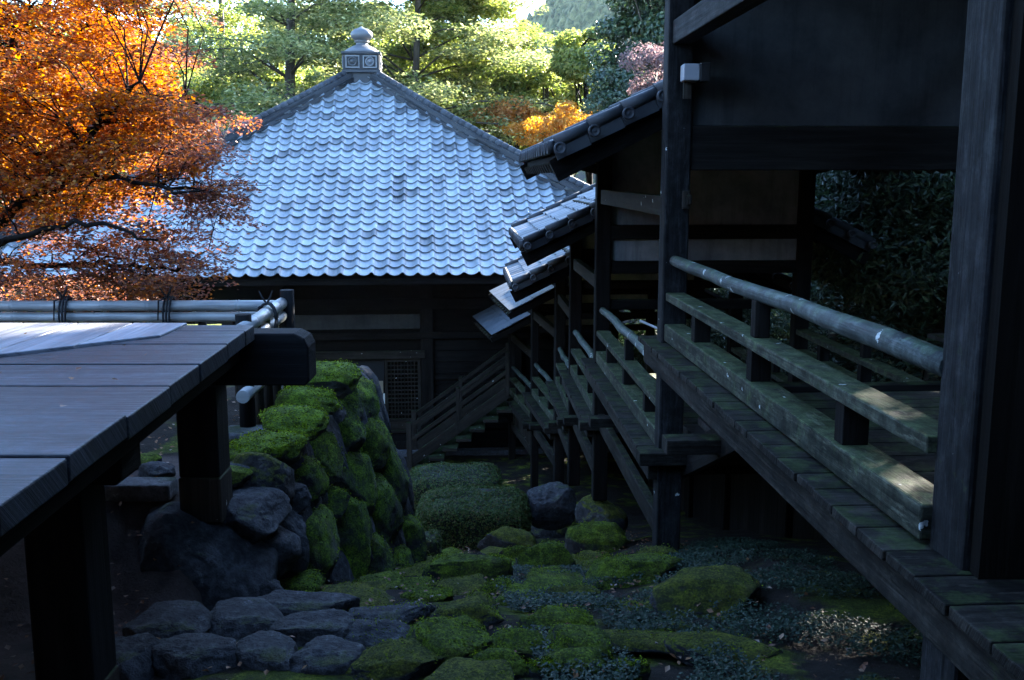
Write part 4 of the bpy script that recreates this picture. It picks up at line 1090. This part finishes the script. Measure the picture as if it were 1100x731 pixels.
# --- generic trees
def crown_clusters(c, rad, n, seed, shell=.55):
    r_ = np.random.default_rng(seed); v = r_.normal(size=(n, 3)); v /= np.linalg.norm(v, axis=1, keepdims=True)
    s_ = r_.uniform(shell, 1.0, (n, 1)); q = v * s_ * np.array(rad); q[:, 2] = np.where(q[:, 2] < -.45 * rad[2], -.45 * rad[2] * r_.random(n), q[:, 2])
    return q + np.array(c)
def tree(name, lab, base_px, Y, crown_px, crown_w, crown_h, mat, seed, nclu=46, per=420, leaf=.15, clu=.75, lean=0, group='trees behind the temple hall', trunk_r=.2, bark='bark', aspect=.6, cat='tree', shell=.45):
    cc = P(crown_px[0], crown_px[1], Y); bx = P(base_px, 200, Y).x; bz = gz(bx, Y)
    tr = thing(name, lab, cat, (bx, Y, bz), 0, group); random.seed(seed)
    base = Vector((bx, Y, bz - .3)); top = Vector((cc.x, Y, cc.z + crown_h * .15))
    mb = MB(); pts = [base.lerp(top, k / 6) + Vector((random.gauss(0, .07), random.gauss(0, .07), 0)) * (0 if k == 0 else 1) for k in range(7)]; limb(mb, pts, trunk_r, trunk_r * .35, 9); tk = mb.build('trunk', M[bark], tr)
    cl = crown_clusters(cc, (crown_w / 2, crown_w / 2, crown_h / 2), nclu, seed, shell)
    mb = MB()
    for q in cl[::2]:
        s_ = pts[random.choice([3, 4, 5, 6])]; e_ = Vector(q); m1 = s_.lerp(e_, .5) + Vector((random.gauss(0, .2), random.gauss(0, .2), .15)); limb(mb, [s_, m1, e_], trunk_r * .3, .015, 5)
    mb.build('limbs', M[bark], tr)
    r_ = np.random.default_rng(seed + 5); C = []; N = []
    for q in cl:
        v = r_.normal(size=(per, 3)); v /= np.linalg.norm(v, axis=1, keepdims=True); k = clu * r_.uniform(.6, 1.25)
        c = v * (r_.uniform(.35, 1.0, (per, 1)) ** .6) * np.array([k, k, k * .62]); C.append(c + q); N.append(v + r_.normal(0, .5, (per, 3)) + np.array([0, 0, .5]))
    leaf_mesh('crown', np.concatenate(C), np.concatenate(N), leaf, aspect, M[mat], tr); return tr
def conifer(name, lab, px, Y, top_z, w, mat, seed, tiers=15, per=700, leaf=.16, z0f=.2, droop=.12, group='trees behind the temple hall', trunk_r=.28, flat=.10):
    bx = P(px, 200, Y).x; bz = gz(bx, Y); tr = thing(name, lab, 'tree', (bx, Y, bz), 0, group); random.seed(seed); r_ = np.random.default_rng(seed)
    base = Vector((bx, Y, bz - .3)); top = Vector((bx + .2, Y, top_z)); mb = MB(); limb(mb, [base.lerp(top, k / 8) + Vector((.08 * sin(k * 1.3), 0, 0)) for k in range(9)], trunk_r, .05, 10); mb.build('trunk', M['bark'], tr)
    mb = MB(); C = []; N = []; H_ = top_z - bz
    for k in range(tiers):
        f = z0f + (1 - z0f) * k / tiers; z = bz + H_ * f; Lb = w / 2 * (1 - .72 * ((f - z0f) / (1 - z0f)) ** 1.6)
        nb_ = 4
        for j in range(nb_):
            a = j * 2 * pi / nb_ + random.uniform(-.6, .6) + k; L = Lb * random.uniform(.65, 1.15); d = Vector((cos(a), sin(a), 0)); s_ = Vector((bx, Y, z)); 
            lift = random.uniform(.05, .3) * L
            p1 = s_ + d * L * .35 + Vector((0, 0, lift)); p2 = s_ + d * L * .7 + Vector((0, 0, lift * .9)); p3 = s_ + d * L + Vector((0, 0, lift - droop * L)); limb(mb, [s_, p1, p2, p3], .085 * (1.1 - f), .012, 5)
            for e_, sc in ((p1.lerp(p2, .4), .8), (p2, 1.0), (p2.lerp(p3, .6), .9), (p3, .7)):
                n = int(per / 4 * random.uniform(.4, 1.3)); rad = .34 * sc * L / 2 + .45; aa = r_.uniform(0, 2 * pi, n); rr = np.sqrt(r_.random(n)) * rad
                ex, ey, ez = e_ + Vector((random.gauss(0, .2), random.gauss(0, .2), random.gauss(0, .08)))
                C.append(np.stack([ex + rr * np.cos(aa), ey + rr * np.sin(aa), ez + r_.normal(0, flat, n) - (rr / rad) ** 2 * .14 * rad], 1)); N.append(np.stack([r_.normal(0, .5, n), r_.normal(0, .5, n), np.ones(n)], 1))
    mb.build('limbs', M['bark'], tr); leaf_mesh('crown', np.concatenate(C), np.concatenate(N), leaf, .45, M[mat], tr)
conifer('conifer_tree', 'tall conifer with a bare mossy trunk standing just left of the roof finial', 313, 33, 10.5, 10, 'pineleaf', 21, tiers=13, per=900, z0f=.34, leaf=.17, trunk_r=.36)
conifer('conifer_tree', 'broad pale green conifer with layered sprays right behind the roof finial', 445, 36, 10.0, 13, 'pineleaf', 22, tiers=17, per=1300, z0f=.28, leaf=.17)
conifer('conifer_tree', 'bright yellow-green conifer filling the sky gap right of the finial', 497, 39, 8.6, 7.5, 'greenleaf', 23, tiers=17, per=1300, z0f=.3, leaf=.18)
tree('broadleaf_tree', 'rounded dark green tree with bare forked limbs in front of the far hill', 640, 37, (628, 62), 2.7, 2.7, 'greenleaf', 31, 26, 380, .15, .6, bark='barkdark')
tree('broadleaf_tree', 'tall dense blue-green evergreen beside the gallery roof', 715, 33, (712, 22), 4.6, 7.6, 'darkleaf', 32, 80, 420, .16, .75)
tree('broadleaf_tree', 'faded pinkish tree in front of the dense evergreen', 712, 27, (708, 84), 2.2, 1.9, 'pinkleaf', 33, 26, 260, .09, .42, trunk_r=.09)
tree('maple_tree', 'golden yellow maple glowing above the hall roof hip', 618, 33, (606, 142), 3.6, 1.6, 'yellow', 34, 34, 330, .11, .5, trunk_r=.1, bark='barkdark')
tree('maple_tree', 'small orange maple between the hip ridge and the conifers', 560, 35, (556, 130), 2.4, 1.2, 'orangeleaf', 35, 18, 220, .11, .5, trunk_r=.1, bark='barkdark')
tree('broadleaf_tree', 'mid-green bushy tree low behind the right roof hip', 590, 38, (590, 100), 4.0, 2.6, 'greenleaf', 36, 34, 380, .14, .65)
tree('broadleaf_tree', 'dark shrubby tree below the dense evergreen, beside the gallery roof', 668, 30, (672, 108), 2.6, 2.0, 'darkleaf', 37, 30, 320, .12, .5)
conifer('conifer_tree', 'slim dark cedar seen through the maple branches near the left edge', 60, 40, 12, 7, 'cedar', 24, tiers=16, per=520, z0f=.15)
conifer('conifer_tree', 'dark cedar standing behind the top of the maple', 165, 42, 11, 7, 'cedar', 25, tiers=16, per=520, z0f=.15)
conifer('conifer_tree', 'yellow-green cedar between the maple and the mossy-trunked conifer', 240, 40, 9.5, 7, 'greenleaf', 26, tiers=14, per=520, z0f=.2)
tree('broadleaf_tree', 'bushy green tree low between the maple and the left roof hip', 265, 37, (268, 110), 5, 3.2, 'greenleaf', 38, 40, 380, .15, .7)
tree('broadleaf_tree', 'golden green tree behind the lower maple branches', 40, 34, (30, 130), 7, 5, 'yellow', 39, 44, 380, .15, .8)
tree('broadleaf_tree', 'bushy green tree low behind the roof finial', 400, 42, (390, 95), 8, 4, 'greenleaf', 40, 50, 380, .17, .8)
tree('broadleaf_tree', 'added unseen evergreen behind the pavilion gable, shading the gully', 900, 15, (960, -60), 7, 6, 'darkleaf', 41, 70, 420, .16, .8)  # out-of-view tree added to shade the deck and gully

for k, (px_, w_, lab) in enumerate(((-40, 12, 'far pale green tree beyond the left edge of the maple'), (120, 12, 'far green tree behind the cedars and the maple'), (300, 12, 'far bushy tree behind the mossy-trunked conifer'), (450, 12, 'far bushy tree behind the pale layered conifer'), (690, 9, 'far tree behind the dense blue-green evergreen'))):
    tree('broadleaf_tree', lab, px_, 52, (px_, 100 if px_ < 500 else 125), w_, 9 if px_ < 500 else 4.5, 'greenleaf' if k % 2 else 'pineleaf', 60 + k, 60, 420, .26, 1.3, group='far trees on the rising ground')
# --- added evergreens, mostly out of view, blocking the sun from gully and ground
for (X_, Y_, zc_, w_, h_, lab, sd_) in ((5.6, 10.2, 4.6, 4.6, 9.5, 'added tall sun-blocking evergreen rising over the pavilion roof', 51), (8.2, 13.5, 5.5, 5.0, 11, 'added second sun-blocking evergreen higher on the right slope', 52), (6.6, 6.2, 4.6, 5.0, 9, 'added sun-blocking evergreen on the slope beside the near pavilion post', 53), (3.2, 20.3, -4.3, 2.1, 2.8, 'added low sun-blocking shrub against the right wall of the hall', 59), (4.8, 21.6, -3.6, 2.6, 4, 'added sun-blocking shrub filling the corner between hall and slope', 58), (4.9, 11.7, -.4, 2.4, 4, 'added low sun-blocking evergreen close behind the right posts of the gallery', 57), (5.6, 14.6, -.8, 3.0, 5, 'added low sun-blocking evergreen behind the middle of the gallery', 54), (6.3, 17.5, -1.2, 3.0, 5.5, 'added low sun-blocking evergreen beside the right wall of the hall', 55), (8.5, 21, .5, 4.0, 8, 'added sun-blocking evergreen behind the right corner of the hall', 56)):
    pp = (550 + FPX * X_ / Y_, 200); tr_ = tree('broadleaf_tree', lab, pp[0] + (300 if sd_ < 54 else 20), Y_, (pp[0], 190 - FPX * zc_ / Y_), w_, h_, 'darkleaf', sd_, 80, 1300, .095, .9, aspect=.34, group='added evergreens blocking the sun beside the gallery', shell=.2)
UH = thing('sky_blocker', 'added unseen roof and wall behind the camera that cut the skylight', 'hall', (-1, -4, -1.3))  # roof and wall added out of view to darken the foreground
mb = MB(); mb.prism([(-9, .25, 1.6), (4.5, .25, 1.6), (4.5, -4, 4.2), (-9, -4, 4.2)], (0, 0, .15)); mb.build('roof', M['hallwood'], UH)
mb = MB(); mb.beam((-8.6, -1.2, .6), (4.5, -1.2, .6), .12, 4.2); mb.build('wall', M['hallwood2'], UH)
for X_ in (-8.4, 4.1):
    mb = MB(); mb.beam((X_, 1.2, -1.5), (X_, 1.2, 2.0), .2, .2, up=(0, 1, 0)); mb.build('pillar', M['post'], UH)
# --- hillside bushes to the right of the gallery
bs = [(880, 250, 12.0), (935, 225, 11.5), (985, 215, 11), (900, 330, 10.6), (960, 300, 10.2), (1000, 330, 9.8), (885, 200, 13.5), (945, 180, 13), (1010, 260, 10.5), (830, 285, 15.5), (800, 310, 17), (930, 370, 9.9), (985, 385, 9.3), (860, 195, 16), (790, 290, 20), (1000, 190, 12.5)]
def slope_hit(px, py):
    d = ray(px, py)
    for k in range(700):
        y = 9.0 + k * .04; q = d * (y / d.y)
        if q.z <= gz(q.x, q.y): return q
    return d * (24 / d.y)
desc = ['broad-leaved bush nearest the far right post of the gallery', 'dark bush under the cross beam opening', 'bush with pale tips at the upper right of the opening', 'leafy bush low beside the right post', 'glossy bush in the middle of the opening', 'shaded bush next to the near pavilion post', 'bush high on the slope behind the right post', 'brown-tipped bush just below the plaster gable', 'narrow-leaved bush left of the near pavilion post', 'yellow-green bush seen through the gap left of the right post', 'sunlit bush far down the slope through the gallery', 'fern-like bush at floor level outside the right rail', 'low bush behind the handrail beside the near pavilion post', 'distant bush above the small lower roof', 'farthest small bush through the gallery gap', 'high bush beside the near pavilion post top']
for k, ((px, py, Y), lab) in enumerate(zip(bs, desc)):
    q = slope_hit(px, py + 60); x, Y = q.x, q.y; z = gz(x, Y) - .1
    t_ = thing('hillside_bush', 'dark leafy bush on the shaded slope right of the gallery', 'bush', (x, Y, z), 0, 'bushes on the slope beside the gallery')
    mb = MB(); C = []; N = []; AX = []
    BS = .09 * Y
    for j in range(46):
        d = Vector((random.gauss(-.25, .6), random.gauss(-.25, .6), random.uniform(.3, 1.1))).normalized(); L = random.uniform(.45, 1.25) * BS; e_ = Vector((x, Y, z)) + d * L
        if j < 12: limb(mb, [Vector((x, Y, z - .1)), Vector((x, Y, z)) + d * L * .5 + Vector((0, 0, .05)), e_], .012, .004, 4)
        n = 30; a = rng.uniform(0, 2 * pi, n); dirs = np.stack([np.cos(a), np.sin(a), rng.uniform(-.5, .5, n)], 1) + np.array(d[:]) * .4
        dirs /= np.linalg.norm(dirs, axis=1, keepdims=True); cen = np.array(e_[:]) + rng.normal(0, .09 * BS, (n, 3)); C.append(cen + dirs * .09); up = np.tile([0, 0, 1.0], (n, 1)) + rng.normal(0, .4, (n, 3)); AX.append(np.cross(up, dirs)); N.append(np.cross(dirs, np.cross(up, dirs)))
    mb.build('stems', M['barkdark'], t_); C = np.concatenate(C); N = np.concatenate(N); AX = np.concatenate(AX)
    leaf_mesh('foliage', C, N, .17 if k % 3 else .13, .3, M['bush'], t_, axis=AX)

# ------------------------------------------------------------------ ground cover and litter
def scatter(n, poly, jitter=0):
    out = []
    while len(out) < n:
        px = random.uniform(poly[0], poly[2]); py = random.uniform(poly[1], poly[3]); out.append((px, py))
    return out
def ground_pts(n, x0, x1, y0, y1, thr=None, sc=2.0, seed=0):
    xs = rng.uniform(x0, x1, n * 4); ys = rng.uniform(y0, y1, n * 4)
    if thr is not None:
        k = np.array([noise.fractal(Vector((x * sc, y * sc, seed)), 1, 2, 4) > thr for x, y in zip(xs, ys)]); xs, ys = xs[k], ys[k]
    xs, ys = xs[:n], ys[:n]; return xs, ys
xs, ys = ground_pts(44000, -.1, 1.75, 3.2, 7.2, .0, 2.2, 3)
k = (xs > -.25 + (7 - ys) * .10); xs, ys = xs[k], ys[k]
hz_ = height(xs, ys) + rng.uniform(.02, .085, len(xs))
o = leaf_mesh('ground_cover', np.stack([xs, ys, hz_], 1), np.stack([rng.normal(0, .4, len(xs)), rng.normal(0, .4, len(xs)), np.ones(len(xs))], 1), .016, .7, M['cover']); o['kind'] = 'stuff'
o['label'] = 'small blue-green ground cover leaves between the rocks'; o['category'] = 'ground cover'
xs, ys = ground_pts(1500, -1.2, 1.4, 3.0, 12); xs2, ys2 = ground_pts(420, -2.6, -1.5, 3.0, 7.0); xs = np.concatenate([xs, xs2]); ys = np.concatenate([ys, ys2])
xd = rng.uniform(-3.2, -1.3, 26); yd = rng.uniform(2.2, 4.8, 26); zl = np.concatenate([height(xs, ys) + rng.uniform(.015, .07, len(xs)), np.full(26, DZ + .012)]); xs = np.concatenate([xs, xd]); ys = np.concatenate([ys, yd])
o = leaf_mesh('fallen_leaves', np.stack([xs, ys, zl], 1), np.stack([rng.normal(0, .35, len(xs)), rng.normal(0, .35, len(xs)), np.ones(len(xs))], 1), .03, .7, M['litter']); o['kind'] = 'stuff'
o['label'] = 'scattered brown fallen leaves on the moss and soil'; o['category'] = 'fallen leaves'
# ------------------------------------------------------------------ far wooded hill
hx = np.linspace(-30, 70, 260); hy = np.linspace(200, 325, 200)
HX, HY = np.meshgrid(hx, hy)
ridge = np.interp(HX, [-40, -5, 5, 14, 22, 40, 90], [28, 35, 43, 50, 56, 60, 40])
HZm = -20 + (ridge + 20) * np.exp(-((HY - 290) / 75) ** 2)
HZm += np.array([3.4 * abs(noise.noise(Vector((x * .55, y * .4, 1)))) + 1.5 * noise.noise(Vector((x * .05, y * .05, 4))) for x, y in zip(HX.ravel(), HY.ravel())]).reshape(HX.shape)
I = np.arange(HX.size).reshape(HX.shape); FF = np.stack([I[:-1, :-1].ravel(), I[:-1, 1:].ravel(), I[1:, 1:].ravel(), I[1:, :-1].ravel()], 1)
t = NT('far_forest'); oc = t.coord('Object'); t.col(t.ramp(t.noise(oc, .5, 6, .75), [(.4, (.02, .035, .015)), (.6, (.10, .11, .05))])); t.rough(1)
o = npmesh('far_hill', np.stack([HX.ravel(), HY.ravel(), HZm.ravel()], 1), FF, t.m, smooth=False); o['kind'] = 'structure'

# ------------------------------------------------------------------ morning haze
hv = np.array([(x, y, z) for z in (-14, 95) for y in (-50, 345) for x in (-170, 170)], float)
hf = np.array([(0, 2, 3, 1), (4, 5, 7, 6), (0, 1, 5, 4), (2, 6, 7, 3), (0, 4, 6, 2), (1, 3, 7, 5)])
o = npmesh('haze', hv, hf, bpy.data.materials.new('haze_air')); m_ = o.data.materials[0]; m_.use_nodes = True; nt = m_.node_tree; nt.nodes.remove(nt.nodes['Principled BSDF'])
pv = nt.nodes.new('ShaderNodeVolumePrincipled'); pv.inputs['Density'].default_value = .00006; pv.inputs['Color'].default_value = (.78, .88, 1, 1); pv.inputs['Anisotropy'].default_value = 0
nt.links.new(pv.outputs[0], nt.nodes['Material Output'].inputs['Volume']); o['kind'] = 'stuff'
